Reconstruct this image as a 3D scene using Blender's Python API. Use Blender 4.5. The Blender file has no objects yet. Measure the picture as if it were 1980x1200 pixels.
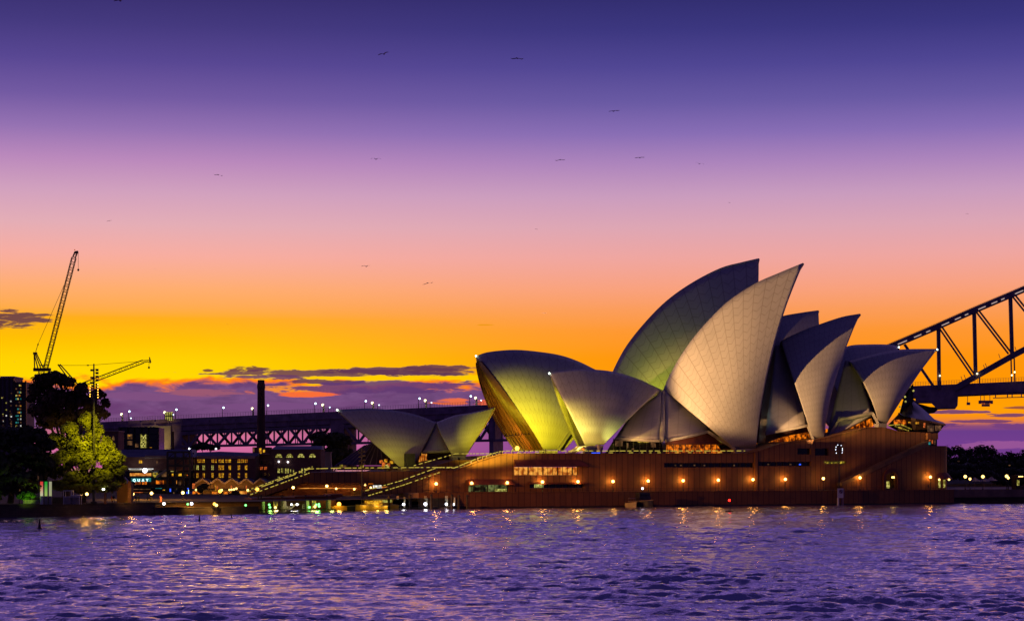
import bpy, bmesh, math, random
import numpy as np
from mathutils import Vector, Matrix
R = random.Random(7)
sc = bpy.context.scene
COL = sc.collection

# ------------------------------------------------------------------ camera
FPX, CX, HY, CH = 3900.0, 990.0, 900.0, 11.7      # focal length (px of a 1980 px wide frame), centre, horizon, eye height
cam = bpy.data.cameras.new("camera")
cam.sensor_width = 36.0
cam.lens = 36.0 * FPX / 1980.0
cam.shift_y = (HY - 600.0) / 1980.0
cam.clip_start, cam.clip_end = 1.0, 20000.0
cam_ob = bpy.data.objects.new("camera", cam)
COL.objects.link(cam_ob)
cam_ob.location = (0, 0, CH)
cam_ob.rotation_euler = (math.radians(90), 0, 0)
sc.camera = cam_ob
sc.view_settings.view_transform = 'Standard'
sc.view_settings.look = 'None'
sc.view_settings.exposure = 0.0
sc.view_settings.gamma = 1.0
sc.cycles.use_denoising = True
sc.cycles.max_bounces = 5
sc.cycles.diffuse_bounces = 2
sc.cycles.glossy_bounces = 3
sc.cycles.caustics_reflective = False
sc.cycles.caustics_refractive = False
sc.cycles.sample_clamp_indirect = 3.0

def s2l(c):
    return tuple((x/255/12.92 if x/255 <= .04045 else ((x/255+.055)/1.055)**2.4) for x in c)

# ------------------------------------------------------------------ world: dusk sky
class NT:
    """small helper to chain shader math"""
    def __init__(s, nt): s.nt = nt
    def node(s, t, **kw):
        n = s.nt.nodes.new(t)
        for k, v in kw.items(): setattr(n, k, v)
        return n
    def put(s, sock, v):
        if isinstance(v, bpy.types.NodeSocket): s.nt.links.new(v, sock)
        else: sock.default_value = v
    def m(s, op, a, b=None, c=None, clamp=False):
        n = s.node('ShaderNodeMath', operation=op, use_clamp=clamp)
        s.put(n.inputs[0], a)
        if b is not None: s.put(n.inputs[1], b)
        if c is not None: s.put(n.inputs[2], c)
        return n.outputs[0]
    def ss(s, x, a, b):
        n = s.node('ShaderNodeMapRange', interpolation_type='SMOOTHSTEP')
        s.put(n.inputs['Value'], x)
        lo, hi, t0, t1 = (a, b, 0., 1.) if a < b else (b, a, 1., 0.)
        n.inputs['From Min'].default_value = lo; n.inputs['From Max'].default_value = hi
        n.inputs['To Min'].default_value = t0; n.inputs['To Max'].default_value = t1
        return n.outputs[0]
    def xyz(s, x, y, z=0.0):
        n = s.node('ShaderNodeCombineXYZ')
        for i, v in enumerate((x, y, z)): s.put(n.inputs[i], v)
        return n.outputs[0]
    def noise(s, vec, scale=1.0, detail=4.0, rough=0.55, dist=0.0):
        n = s.node('ShaderNodeTexNoise')
        if vec is not None: s.put(n.inputs['Vector'], vec)
        n.inputs['Scale'].default_value = scale; n.inputs['Detail'].default_value = detail
        n.inputs['Roughness'].default_value = rough; n.inputs['Distortion'].default_value = dist
        return n.outputs[0]
    def mix(s, f, a, b, mode='MIX'):
        n = s.node('ShaderNodeMix', data_type='RGBA', blend_type=mode)
        s.put(n.inputs[0], f)
        s.put(n.inputs[6], a if isinstance(a, bpy.types.NodeSocket) else (*a[:3], 1))
        s.put(n.inputs[7], b if isinstance(b, bpy.types.NodeSocket) else (*b[:3], 1))
        return n.outputs[2]
    def ramp(s, fac, stops):
        n = s.node('ShaderNodeValToRGB'); cr = n.color_ramp; cr.interpolation = 'LINEAR'
        stops = sorted(stops)
        while len(cr.elements) < len(stops): cr.elements.new(0.5)
        for e, (p, c) in zip(cr.elements, stops):
            e.position = p; e.color = (*c, 1)
        s.put(n.inputs[0], fac)
        return n.outputs[0]

world = bpy.data.worlds.new("World")
sc.world = world
world.use_nodes = True
wt = world.node_tree
wt.nodes.clear()
w = NT(wt)
tc = w.node('ShaderNodeTexCoord')
sx = w.node('ShaderNodeSeparateXYZ'); wt.links.new(tc.outputs['Generated'], sx.inputs[0])
X, Y, Z = sx.outputs
hyp = w.m('SQRT', w.m('ADD', w.m('MULTIPLY', X, X), w.m('MULTIPLY', Y, Y)))
E = w.m('DIVIDE', Z, w.m('MAXIMUM', hyp, .02))                   # tangent of the elevation
H = w.m('MULTIPLY', w.m('ARCTAN2', X, Y), FPX)                    # azimuth from due view, in units of 1/FPX rad
EV = w.m('MULTIPLY', E, FPX)                                      # elevation in the same units
up = w.m('DIVIDE', EV, 2400.0)
def stops(lst): return [((HY - y) / 2400.0, s2l(c)) for y, c in lst]
zen = [(-300, (92, 74, 154)), (-700, (138, 108, 176)), (-1000, (112, 88, 162)), (-1300, (66, 55, 120)), (-1500, (24, 21, 66))]
left = stops([(900, (190, 90, 150)), (862, (214, 110, 160)), (838, (215, 115, 150)), (812, (250, 130, 50)), (785, (255, 190, 0)),
              (745, (255, 218, 0)), (700, (255, 210, 0)), (660, (255, 191, 0)), (620, (254, 173, 20)), (598, (253, 170, 78)),
              (560, (253, 172, 112)), (500, (246, 172, 160)), (440, (226, 172, 182)), (380, (208, 160, 190)), (320, (185, 136, 188)),
              (260, (146, 112, 178)), (200, (112, 88, 162)), (130, (84, 68, 146)), (60, (64, 54, 126)), (0, (52, 44, 112))] + zen)
right = stops([(900, (112, 58, 138)), (862, (112, 60, 142)), (834, (104, 58, 138)), (822, (150, 80, 110)), (814, (245, 135, 25)), (795, (255, 160, 4)),
               (745, (255, 150, 0)), (690, (255, 148, 12)), (640, (253, 150, 50)), (600, (250, 155, 90)),
               (560, (248, 160, 125)), (500, (238, 165, 160)), (440, (220, 165, 180)), (380, (200, 155, 190)), (320, (172, 132, 188)),
               (260, (134, 108, 180)), (200, (103, 88, 163)), (130, (77, 68, 147)), (60, (56, 52, 127)), (0, (46, 43, 112))] + zen)
base = w.mix(w.ss(H, -720, 320), w.ramp(up, left), w.ramp(up, right))
# cloud bank low over the city and thin streaks above it
PXc = w.m('ADD', H, CX); PYc = w.m('SUBTRACT', HY, EV)
front = w.ss(Y, 0.2, 0.6)
def nz(sx_, sy_, off, det=5.0, rough=.6):
    return w.noise(w.xyz(w.m('DIVIDE', PXc, sx_), w.m('DIVIDE', PYc, sy_), off), 1.0, det, rough, .4)
n1 = nz(120, 34, 3.1); n2 = nz(190, 15, 7.7); n3 = nz(60, 20, 12.4); n4 = nz(300, 20, 21.0); n5 = nz(46, 9, 33.0, 6.0, .65)
def c05(n, k): return w.m('MULTIPLY', w.m('SUBTRACT', n, .5), k)
edge = w.m('ADD', w.m('SUBTRACT', PYc, 747), c05(n1, 85))
bank = w.m('MULTIPLY', w.ss(edge, -5, 7), w.m('MULTIPLY', w.ss(w.m('ADD', PYc, c05(n4, 24)), 846, 822), w.ss(PXc, 1500, 1100)))
rim = w.m('MULTIPLY', w.ss(edge, -16, -2), w.ss(edge, 26, 4))
purple = w.mix(n3, s2l((58, 36, 92)), s2l((134, 90, 148)))
purple = w.mix(w.ss(n1, .5, .72), purple, s2l((92, 52, 112)))
col = w.mix(w.m('MULTIPLY', w.m('MULTIPLY', rim, front), w.ss(PXc, 1500, 1100)), base, s2l((255, 122, 22)))
col = w.mix(w.m('MULTIPLY', bank, front), col, purple)
# glowing rents in the bank
def blob(x, y, rx, ry, n, k, lo=0.0, hi=.5):
    dx = w.m('DIVIDE', w.m('SUBTRACT', PXc, x), rx); dy = w.m('DIVIDE', w.m('SUBTRACT', PYc, y), ry)
    d = w.m('SUBTRACT', 1.0, w.m('ADD', w.m('MULTIPLY', dx, dx), w.m('MULTIPLY', dy, dy)))
    return w.m('MULTIPLY', w.ss(w.m('ADD', w.m('ADD', d, c05(n, k)), c05(n5, k*.8)), lo, hi), front)
for (x, y, rx, ry, c) in [(580, 752, 85, 9, (255, 150, 20)), (600, 762, 60, 6, (255, 110, 40)), (870, 776, 45, 8, (240, 110, 60)),
                          (950, 778, 40, 8, (235, 100, 60)), (720, 728, 240, 9, (255, 205, 0)), (300, 768, 120, 9, (118, 74, 128)), (520, 785, 120, 8, (110, 70, 128)), (400, 760, 90, 7, (150, 84, 112))]:
    col = w.mix(w.m('MULTIPLY', blob(x, y, rx, ry, n2, 3.0), .9), col, s2l(c))
for (x, y, rx, ry, c) in [(480, 713, 60, 7, (96, 52, 60)), (406, 718, 12, 4, (110, 58, 50)), (600, 722, 240, 8, (92, 50, 80)), (780, 718, 150, 9, (84, 44, 82)),
                          (850, 712, 75, 7, (90, 48, 74)), (500, 731, 100, 6, (96, 54, 100)), (610, 738, 90, 7, (84, 46, 86)),
                          (745, 750, 230, 13, (84, 50, 112)), (15, 627, 100, 17, (84, 46, 70)), (-70, 640, 120, 9, (120, 60, 60)),
                          (1925, 805, 50, 3.5, (108, 58, 104)), (1840, 799, 55, 4, (104, 56, 110)), (1962, 791, 40, 2.5, (150, 76, 60)), (1880, 816, 60, 3.5, (110, 60, 110)),
                          (1795, 758, 40, 9, (170, 105, 140)), (2000, 826, 120, 6, (112, 60, 126)), (1800, 824, 60, 6, (104, 56, 120)), (935, 628, 20, 2, (235, 150, 20)),
                          (1950, 862, 110, 10, (150, 84, 150))]:
    col = w.mix(w.m('MULTIPLY', blob(x, y, rx, ry, n2, 4.2), .92), col, s2l(c))
# the eastern half of the sky, away from the sunset, is plain blue dusk
east = w.ramp(up, stops([(900, (60, 44, 84)), (500, (52, 38, 86)), (0, (44, 34, 88)), (-900, (44, 38, 96))]))
col = w.mix(w.ss(Y, 0.25, -.35), col, east)
bg = w.node('ShaderNodeBackground'); wt.links.new(col, bg.inputs[0]); bg.inputs[1].default_value = 1.0
# a trace of real sky light from the Sky Texture with the sun on the horizon
sky = w.node('ShaderNodeTexSky', sky_type='NISHITA'); sky.sun_disc = False
sky.sun_elevation = math.radians(1.0); sky.sun_rotation = math.radians(-8)
bg2 = w.node('ShaderNodeBackground'); wt.links.new(sky.outputs[0], bg2.inputs[0]); bg2.inputs[1].default_value = 0.0015
ad = w.node('ShaderNodeAddShader'); wt.links.new(bg.outputs[0], ad.inputs[0]); wt.links.new(bg2.outputs[0], ad.inputs[1])
wo = w.node('ShaderNodeOutputWorld'); wt.links.new(ad.outputs[0], wo.inputs[0])

sun = bpy.data.lights.new("sun", 'SUN'); sun.energy = 0.02; sun.angle = math.radians(4); sun.color = (1, .55, .2)
sun_ob = bpy.data.objects.new("sun", sun); COL.objects.link(sun_ob)
sun_ob.location = (0, 900, 200)
sun_ob.rotation_euler = Vector((math.sin(math.radians(-8)), math.cos(math.radians(-8)), math.sin(math.radians(1.0)))).to_track_quat('Z', 'Y').to_euler()

# ------------------------------------------------------------------ coordinates
def P(px, py, d):                      # point seen at pixel (px, py) at distance d along the view
    return Vector(((px-CX)/FPX*d, d, CH-(py-HY)/FPX*d))
class Plane:                            # vertical plane family: through (x0, y0), along unit e, offset o along w (away)
    def __init__(s, x0, y0, ex, ey):
        l = math.hypot(ex, ey); s.p = Vector((x0, y0, 0)); s.e = Vector((ex/l, ey/l, 0)); s.w = Vector((-ey/l, ex/l, 0))
    def at(s, px, py, o):
        a = (px-CX)/FPX
        t = (o + s.p.dot(s.w)) / (a*s.w.x + s.w.y)
        return Vector((a*t, t, CH-(py-HY)/FPX*t))
    def sz(s, px, py, o):
        q = s.at(px, py, o); return (q-s.p).dot(s.e), q.z
    def pt(s, a, o, z):
        q = s.p + s.e*a + s.w*o; return Vector((q.x, q.y, z))
    def off(s, q): return (Vector((q.x, q.y, 0))-s.p).dot(s.w)
FR = Plane(27.7, 570, 110, 49)          # sea wall line of the opera house promontory
BRG = Plane(280, 1200, .974, -.227)     # bridge
ZB = 4.3                                # broadwalk level
ZG = 3.0                                # ground

# ------------------------------------------------------------------ mesh builder
ORG = {}
class MB:
    def __init__(s): s.v = []; s.f = []; s.uv = {}
    def add(s, vs, fs):
        n = len(s.v); s.v += [Vector(q) for q in vs]; s.f += [tuple(i+n for i in f) for f in fs]; return n
    def obox(s, p, a, b, c):            # box from corner p along a, b, c
        p = Vector(p); a, b, c = Vector(a), Vector(b), Vector(c)
        s.add([p, p+a, p+a+b, p+b, p+c, p+a+c, p+a+b+c, p+b+c],
              [(0, 3, 2, 1), (4, 5, 6, 7), (0, 1, 5, 4), (1, 2, 6, 5), (2, 3, 7, 6), (3, 0, 4, 7)])
        return s
    def box(s, c, sx, sy, sz, e=Vector((1, 0, 0))):   # box standing on c (bottom centre)
        w_ = Vector((-e.y, e.x, 0)); c = Vector(c)
        return s.obox(c - e*sx/2 - w_*sy/2, e*sx, w_*sy, Vector((0, 0, sz)))
    def beam(s, p, q, t, t2=None, up=Vector((0, 0, 1))):
        p, q = Vector(p), Vector(q); d = (q-p)
        if d.length < 1e-6: return s
        n = d.normalized(); t2 = t2 or t
        if abs(n.dot(up)) > .99: up = Vector((1, 0, 0)) if abs(n.x) < .9 else Vector((0, 1, 0))
        a = n.cross(up).normalized(); b = a.cross(n).normalized()
        return s.obox(p - a*t/2 - b*t2/2, a*t, b*t2, d)
    def tube(s, p, q, r, r2=None, n=8):
        p, q = Vector(p), Vector(q); r2 = r if r2 is None else r2
        d = (q-p).normalized(); up = Vector((0, 0, 1)) if abs(d.z) < .9 else Vector((1, 0, 0))
        a = d.cross(up).normalized(); b = d.cross(a)
        vs = []
        for c, rr in ((p, r), (q, r2)):
            for i in range(n):
                t = 2*math.pi*i/n; vs.append(c + a*math.cos(t)*rr + b*math.sin(t)*rr)
        s.add(vs, [(i, (i+1) % n, n+(i+1) % n, n+i) for i in range(n)] + [tuple(range(n))[::-1], tuple(range(n, 2*n))])
        return s
    def lathe(s, c, prof, n=12):        # prof: (radius, z) from bottom to top
        c = Vector(c); vs = []
        for r, z in prof:
            for i in range(n):
                t = 2*math.pi*i/n; vs.append(c + Vector((math.cos(t)*r, math.sin(t)*r, z)))
        fs = []
        for k in range(len(prof)-1):
            for i in range(n): fs.append((k*n+i, k*n+(i+1) % n, (k+1)*n+(i+1) % n, (k+1)*n+i))
        fs += [tuple(range(n))[::-1], tuple((len(prof)-1)*n+i for i in range(n))]
        s.add(vs, fs); return s
    def ball(s, c, r, n=10):
        return s.lathe(c, [(max(.02*r, r*math.cos(a)), r*math.sin(a)) for a in np.linspace(-1.5, 1.5, max(5, n//2+1))], n)
    def prism(s, poly, ext):            # polygon of 3-D points swept along ext
        n = len(poly); ext = Vector(ext); poly = [Vector(q) for q in poly]
        s.add(poly + [q+ext for q in poly], [tuple(range(n))[::-1], tuple(range(n, 2*n))] +
              [(i, (i+1) % n, n+(i+1) % n, n+i) for i in range(n)])
        return s
    def quad(s, a, b, c, d): s.add([a, b, c, d], [(0, 1, 2, 3)]); return s
    def grid(s, rows, uvs=None):
        m, k = len(rows), len(rows[0]); b = len(s.v)
        s.v += [Vector(q) for r in rows for q in r]
        s.f += [(b+i*k+j, b+i*k+j+1, b+(i+1)*k+j+1, b+(i+1)*k+j) for i in range(m-1) for j in range(k-1)]
        if uvs:
            for i in range(m):
                for j in range(k): s.uv[b+i*k+j] = uvs[i][j]
        return s
    def build(s, name, mat, parent=None, base=None, smooth=False, label=None):
        org = ORG[parent.name] if parent else (Vector(base) if base is not None else s.base())
        me = bpy.data.meshes.new(name)
        me.from_pydata([tuple(q-org) for q in s.v], [], s.f)
        if s.uv:
            ul = me.uv_layers.new(name="uv")
            for lp in me.loops: ul.data[lp.index].uv = s.uv.get(lp.vertex_index, (0, 0))
        me.validate(); me.update()
        me.materials.append(mat)
        if smooth: me.polygons.foreach_set('use_smooth', [True]*len(me.polygons))
        o = bpy.data.objects.new(name, me); COL.objects.link(o)
        if parent: o.parent = parent
        else: o.location = org
        ORG[o.name] = org
        if label: o['label'] = label
        return o
    def base(s):
        lo = [min(q[i] for q in s.v) for i in range(3)]; hi = [max(q[i] for q in s.v) for i in range(3)]
        return Vector(((lo[0]+hi[0])/2, (lo[1]+hi[1])/2, lo[2]))
def tag(o, label=None, cat=None, group=None, kind=None):
    for k, v in (('label', label), ('category', cat), ('group', group), ('kind', kind)):
        if v: o[k] = v
    return o
def thing(name, label, cat, loc, group=None):
    o = bpy.data.objects.new(name, None); COL.objects.link(o); o.location = loc
    o.empty_display_size = 1.0
    ORG[o.name] = Vector(loc)
    return tag(o, label, cat, group)
def copy_tree(o, parent=None):
    c = o.copy(); COL.objects.link(c)
    if parent: c.parent = parent
    for ch in list(o.children): copy_tree(ch, c)
    return c
ORD = ['first', 'second', 'third', 'fourth', 'fifth', 'sixth', 'seventh', 'eighth', 'ninth', 'tenth', 'eleventh', 'twelfth',
       'thirteenth', 'fourteenth', 'fifteenth', 'sixteenth', 'seventeenth', 'eighteenth', 'nineteenth', 'twentieth']

# ------------------------------------------------------------------ materials
def newmat(name):
    m = bpy.data.materials.new(name); m.use_nodes = True
    nt = NT(m.node_tree); b = m.node_tree.nodes['Principled BSDF']
    return m, nt, b
def plain(name, rgb, rough=.7, var=.25, scale=.6, metal=0.0, bump=0.0):
    m, n, b = newmat(name)
    g = n.node('ShaderNodeNewGeometry').outputs['Position']
    f = n.noise(g, scale, 5, .6)
    lo = tuple(x*(1-var) for x in rgb); hi = tuple(min(1, x*(1+var)) for x in rgb)
    n.put(b.inputs['Base Color'], n.mix(n.ss(f, .3, .7), lo, hi))
    b.inputs['Roughness'].default_value = rough; b.inputs['Metallic'].default_value = metal
    if bump:
        bp = n.node('ShaderNodeBump'); bp.inputs['Distance'].default_value = bump
        n.put(bp.inputs['Height'], n.noise(g, scale*4, 4)); n.put(b.inputs['Normal'], bp.outputs[0])
    return m
def glow(name, rgb, strength, var=0.0, scale=1.0, rgb2=None):
    m, n, b = newmat(name)
    b.inputs['Base Color'].default_value = (.02, .02, .02, 1)
    if var:
        g = n.node('ShaderNodeNewGeometry').outputs['Position']
        f = n.ss(n.noise(g, scale, 3, .6), .35, .65)
        n.put(b.inputs['Emission Color'], n.mix(f, rgb2 or tuple(x*(1-var) for x in rgb), rgb))
        n.put(b.inputs['Emission Strength'], n.m('MULTIPLY', n.m('ADD', n.m('MULTIPLY', f, var), 1-var), strength))
    else:
        b.inputs['Emission Color'].default_value = (*rgb, 1); b.inputs['Emission Strength'].default_value = strength
    return m
def frosted(name, rgb, strength):           # frosted glass globe: glows and lets its bulb's light through
    m = bpy.data.materials.new(name); m.use_nodes = True; n = NT(m.node_tree); m.node_tree.nodes.clear()
    e = n.node('ShaderNodeEmission'); e.inputs[0].default_value = (*rgb, 1); e.inputs[1].default_value = strength
    t_ = n.node('ShaderNodeBsdfTransparent'); t_.inputs[0].default_value = (.8, .75, .65, 1); a = n.node('ShaderNodeAddShader'); o = n.node('ShaderNodeOutputMaterial')
    n.nt.links.new(e.outputs[0], a.inputs[0]); n.nt.links.new(t_.outputs[0], a.inputs[1]); n.nt.links.new(a.outputs[0], o.inputs[0])
    return m
def panel_mat(name, rgb, pitch, line=.06, rough=.6):      # precast granite panels with vertical joints along the frontage
    m, n, b = newmat(name)
    g = n.node('ShaderNodeNewGeometry').outputs['Position']
    dt = n.node('ShaderNodeVectorMath', operation='DOT_PRODUCT'); n.put(dt.inputs[0], g); dt.inputs[1].default_value = FR.e
    s_ = n.m('DIVIDE', dt.outputs['Value'], pitch)
    fr = n.m('FRACT', s_)
    wn = n.node('ShaderNodeTexWhiteNoise', noise_dimensions='1D'); n.put(wn.inputs['W'], n.m('FLOOR', s_))
    z = n.node('ShaderNodeSeparateXYZ'); n.put(z.inputs[0], g)
    streak = n.noise(n.xyz(n.m('MULTIPLY', s_, 3.0), n.m('MULTIPLY', z.outputs[2], .12), 0), 1.0, 4, .6)
    c = n.mix(wn.outputs[0], tuple(x*.84 for x in rgb), tuple(x*1.14 for x in rgb))
    blot = n.noise(n.xyz(n.m('MULTIPLY', s_, .5), n.m('MULTIPLY', z.outputs[2], .35), 4), 1.0, 5, .6)
    c = n.mix(n.m('MULTIPLY', n.ss(streak, .4, .8), .45), c, tuple(x*.6 for x in rgb))
    c = n.mix(n.m('MULTIPLY', n.ss(blot, .45, .75), .5), c, tuple(x*.5 for x in rgb))
    c = n.mix(n.ss(n.m('ADD', z.outputs[2], n.m('MULTIPLY', blot, .8)), 1.1, .6), c, (.012, .012, .008))      # wet tide band
    c = n.mix(n.m('LESS_THAN', fr, line*1.6), c, tuple(x*.22 for x in rgb))
    n.put(b.inputs['Base Color'], c); b.inputs['Roughness'].default_value = rough
    return m
def brick_mat(name, rgb, mortar, scale, bw=.5, bh=.25, rough=.85, axis=(1, 0)):
    m, n, b = newmat(name)
    g = n.node('ShaderNodeNewGeometry').outputs['Position']
    z = n.node('ShaderNodeSeparateXYZ'); n.put(z.inputs[0], g)
    u = n.m('ADD', n.m('MULTIPLY', z.outputs[0], axis[0]), n.m('MULTIPLY', z.outputs[1], axis[1]))
    t = n.node('ShaderNodeTexBrick'); n.put(t.inputs['Vector'], n.xyz(u, z.outputs[2], 0))
    t.inputs['Scale'].default_value = scale; t.inputs['Brick Width'].default_value = bw; t.inputs['Row Height'].default_value = bh
    t.inputs['Color1'].default_value = (*rgb, 1); t.inputs['Color2'].default_value = (*[x*.6 for x in rgb], 1)
    t.inputs['Mortar'].default_value = (*mortar, 1); t.inputs['Mortar Size'].default_value = .02
    f = n.noise(g, .25, 5, .65)
    n.put(b.inputs['Base Color'], n.mix(n.ss(f, .35, .7), t.outputs[0], tuple(x*.45 for x in rgb)))
    b.inputs['Roughness'].default_value = rough
    return m
def tile_mat(name, rgb, n_rib, n_row, line=.5):
    """glazed shell tiles: joints along the ribs, chevron joints across them"""
    m, n, b = newmat(name)
    uv = n.node('ShaderNodeUVMap').outputs[0]
    z = n.node('ShaderNodeSeparateXYZ'); n.put(z.inputs[0], uv)
    U = n.m('MULTIPLY', z.outputs[0], n_rib); V = n.m('MULTIPLY', z.outputs[1], n_row)
    fu = n.m('FRACT', U); ab = n.m('ABSOLUTE', n.m('SUBTRACT', fu, .5))
    ribs = n.m('GREATER_THAN', ab, .462)
    ch = n.m('FRACT', n.m('SUBTRACT', V, n.m('MULTIPLY', ab, 1.0)))
    chev = n.m('LESS_THAN', ch, .085)
    ln = n.m('MAXIMUM', ribs, chev)
    wn = n.node('ShaderNodeTexWhiteNoise', noise_dimensions='2D')
    n.put(wn.inputs['Vector'], n.xyz(n.m('FLOOR', U), n.m('FLOOR', n.m('SUBTRACT', V, n.m('MULTIPLY', ab, 1.0))), 0))
    c = n.mix(wn.outputs[0], tuple(x*.93 for x in rgb), rgb)
    g = n.node('ShaderNodeNewGeometry').outputs['Position']
    c = n.mix(n.m('MULTIPLY', n.ss(n.noise(g, .12, 6, .6), .45, .75), .35), c, tuple(x*.72 for x in rgb))
    c = n.mix(n.m('MULTIPLY', ln, line), c, tuple(x*q for x, q in zip(rgb, (.42, .36, .28))))
    n.put(b.inputs['Base Color'], c); b.inputs['Roughness'].default_value = .42
    b.inputs['Specular IOR Level'].default_value = .35
    return m
M = {}
M['tile'] = tile_mat('shell_tile', (.48, .455, .40), 14, 20)
M['tile_fine'] = tile_mat('shell_tile_fine', (.48, .445, .38), 16, 9)
M['infill'] = tile_mat('side_shell_tile', (.46, .42, .38), 4, 14, .3)
M['concrete'] = plain('rib_concrete', (.30, .27, .23), .7, .2, .5)
M['granite'] = panel_mat('granite_panel', (.25, .105, .03), 1.83)
M['granite_low'] = panel_mat('granite_sea_wall', (.22, .085, .022), 1.83, .05)
M['soffit'] = plain('red_brown_timber', (.14, .035, .018), .6, .3, .5)
M['bronze'] = plain('bronze_glazing', (.045, .028, .02), .3, .3, .8, .4)
M['timber_rib'] = plain('brush_box_rib', (.085, .032, .010), .5, .2, .7)
M['paving'] = plain('granite_paving', (.20, .12, .08), .7, .25, .3)
M['ground'] = plain('asphalt_ground', (.075, .05, .03), 1.0, .3, .1)
M['dark'] = plain('dark_steel', (.02, .018, .022), .6, .3, .8)
M['steel'] = plain('bridge_steel', (.20, .13, .19), .6, .25, .2)
M['deck_steel'] = plain('bridge_deck_steel', (.30, .18, .26), .7, .3, .2)
M['stone'] = brick_mat('sandstone_wall', (.09, .065, .05), (.02, .025, .02), 1.0, 1.2, .5)
M['beige'] = plain('beige_concrete', (.42, .34, .22), .8, .15, .15)
M['brick'] = brick_mat('dark_brick', (.30, .135, .095), (.08, .05, .045), 2.0)
M['brick_chimney'] = brick_mat('chimney_brick', (.12, .045, .05), (.06, .03, .03), 2.0)
M['slate'] = plain('slate_roof', (.10, .10, .16), .6, .25, .4)
M['sandstone'] = brick_mat('gable_stone', (.30, .16, .08), (.12, .07, .04), 1.5)
M['trim'] = plain('pale_trim', (.40, .27, .20), .8, .2, .6)
M['white'] = plain('white_paint', (.75, .74, .72), .5, .08, .8)
M['cream'] = plain('cream_panel', (.55, .48, .30), .6, .15, .8)
M['pile'] = plain('timber_pile', (.05, .035, .03), .85, .4, 1.2)
M['water_taxi'] = plain('yellow_hull', (.60, .34, .03), .4, .15, .8)
M['hull_dark'] = plain('navy_hull', (.02, .02, .035), .4, .3, .8)
M['brown_parapet'] = plain('brown_parapet', (.20, .12, .06), .8, .2, .5)
M['trunk'] = plain('bark', (.06, .04, .03), .9, .4, .8, 0, .05)
M['cloth'] = plain('dark_clothing', (.05, .04, .05), .9, .4, 3)
M['cloth2'] = plain('red_clothing', (.45, .10, .05), .9, .3, 3)
M['bird'] = plain('bird_feathers', (.7, .55, .8), .9, .2, 3)
M['canvas'] = plain('umbrella_canvas', (.35, .28, .32), .8, .1, 1)
WARM = s2l((255, 190, 90)); ORG_C = s2l((255, 128, 20)); YEL = s2l((255, 205, 60))
M['globe'] = glow('warm_globe', s2l((255, 205, 110)), 4)
M['lamp_globe'] = frosted('frosted_lamp_globe', s2l((255, 205, 110)), 4)
M['globe_white'] = glow('white_lamp', s2l((235, 240, 255)), 5)
M['globe_orange'] = glow('sodium_lamp', s2l((255, 176, 60)), 5)
M['bridge_lamp'] = glow('bridge_lamp_lit', s2l((205, 235, 255)), 4)
M['bridge_lamp_warm'] = glow('bridge_lamp_warm', s2l((255, 240, 170)), 4)
M['green_lamp'] = glow('green_lamp', s2l((110, 255, 120)), 4)
M['red_lamp'] = glow('red_lamp', s2l((255, 30, 20)), 8)
M['tip_lamp_and_glint'] = glow('tip_lamp_and_glint', s2l((225, 245, 225)), 6)
M['rail_light'] = glow('handrail_light', s2l((225, 200, 80)), .78)
M['foyer'] = glow('lit_foyer', s2l((255, 130, 20)), 1.0, .75, .8, s2l((120, 30, 2)))
M['foyer_soft'] = glow('lit_interior', s2l((255, 175, 70)), .95, .5, .7, s2l((215, 100, 18)))
M['strip'] = glow('lit_strip', s2l((230, 200, 60)), .8, .6, 1.2, s2l((60, 50, 10)))
M['office'] = glow('lit_office', s2l((180, 190, 110)), .35, .8, .5, s2l((16, 14, 8)))
M['office_b'] = glow('lit_counter', s2l((225, 225, 120)), .9, .5, 1.2, s2l((120, 110, 30)))
M['win'] = glow('lit_window', s2l((255, 196, 40)), .95, .6, 1.3, s2l((190, 90, 10)))
M['win_pale'] = glow('lit_window_pale', s2l((235, 225, 120)), .85, .6, 1.6, s2l((150, 140, 30)))
M['win_red'] = glow('lit_window_red', s2l((255, 120, 50)), .8, .5, 1.5)
M['win_dim'] = glow('dim_window', s2l((200, 140, 90)), .28, .6, .8)
M['teal'] = glow('teal_light', s2l((60, 190, 190)), .5, .5, .8)
M['blue'] = glow('blue_light', s2l((50, 90, 255)), 1.5)
M['sign_white'] = glow('white_sign_light', s2l((200, 255, 255)), 2.2)
M['lit_white'] = glow('white_light', s2l((240, 240, 235)), 1.6, .5, 1.2)
M['lamp_strip'] = glow('arch_strip_light', s2l((255, 225, 215)), .6)
M['glass_dark'] = plain('dark_glass', (.012, .012, .018), .15, .2, .5)
M['tower_face'] = plain('tower_face', (.15, .095, .12), .6, .2, .3)
M['purple_glass'] = plain('bronze_glass_roof', (.035, .016, .045), .32, .3, .3, .1)
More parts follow.
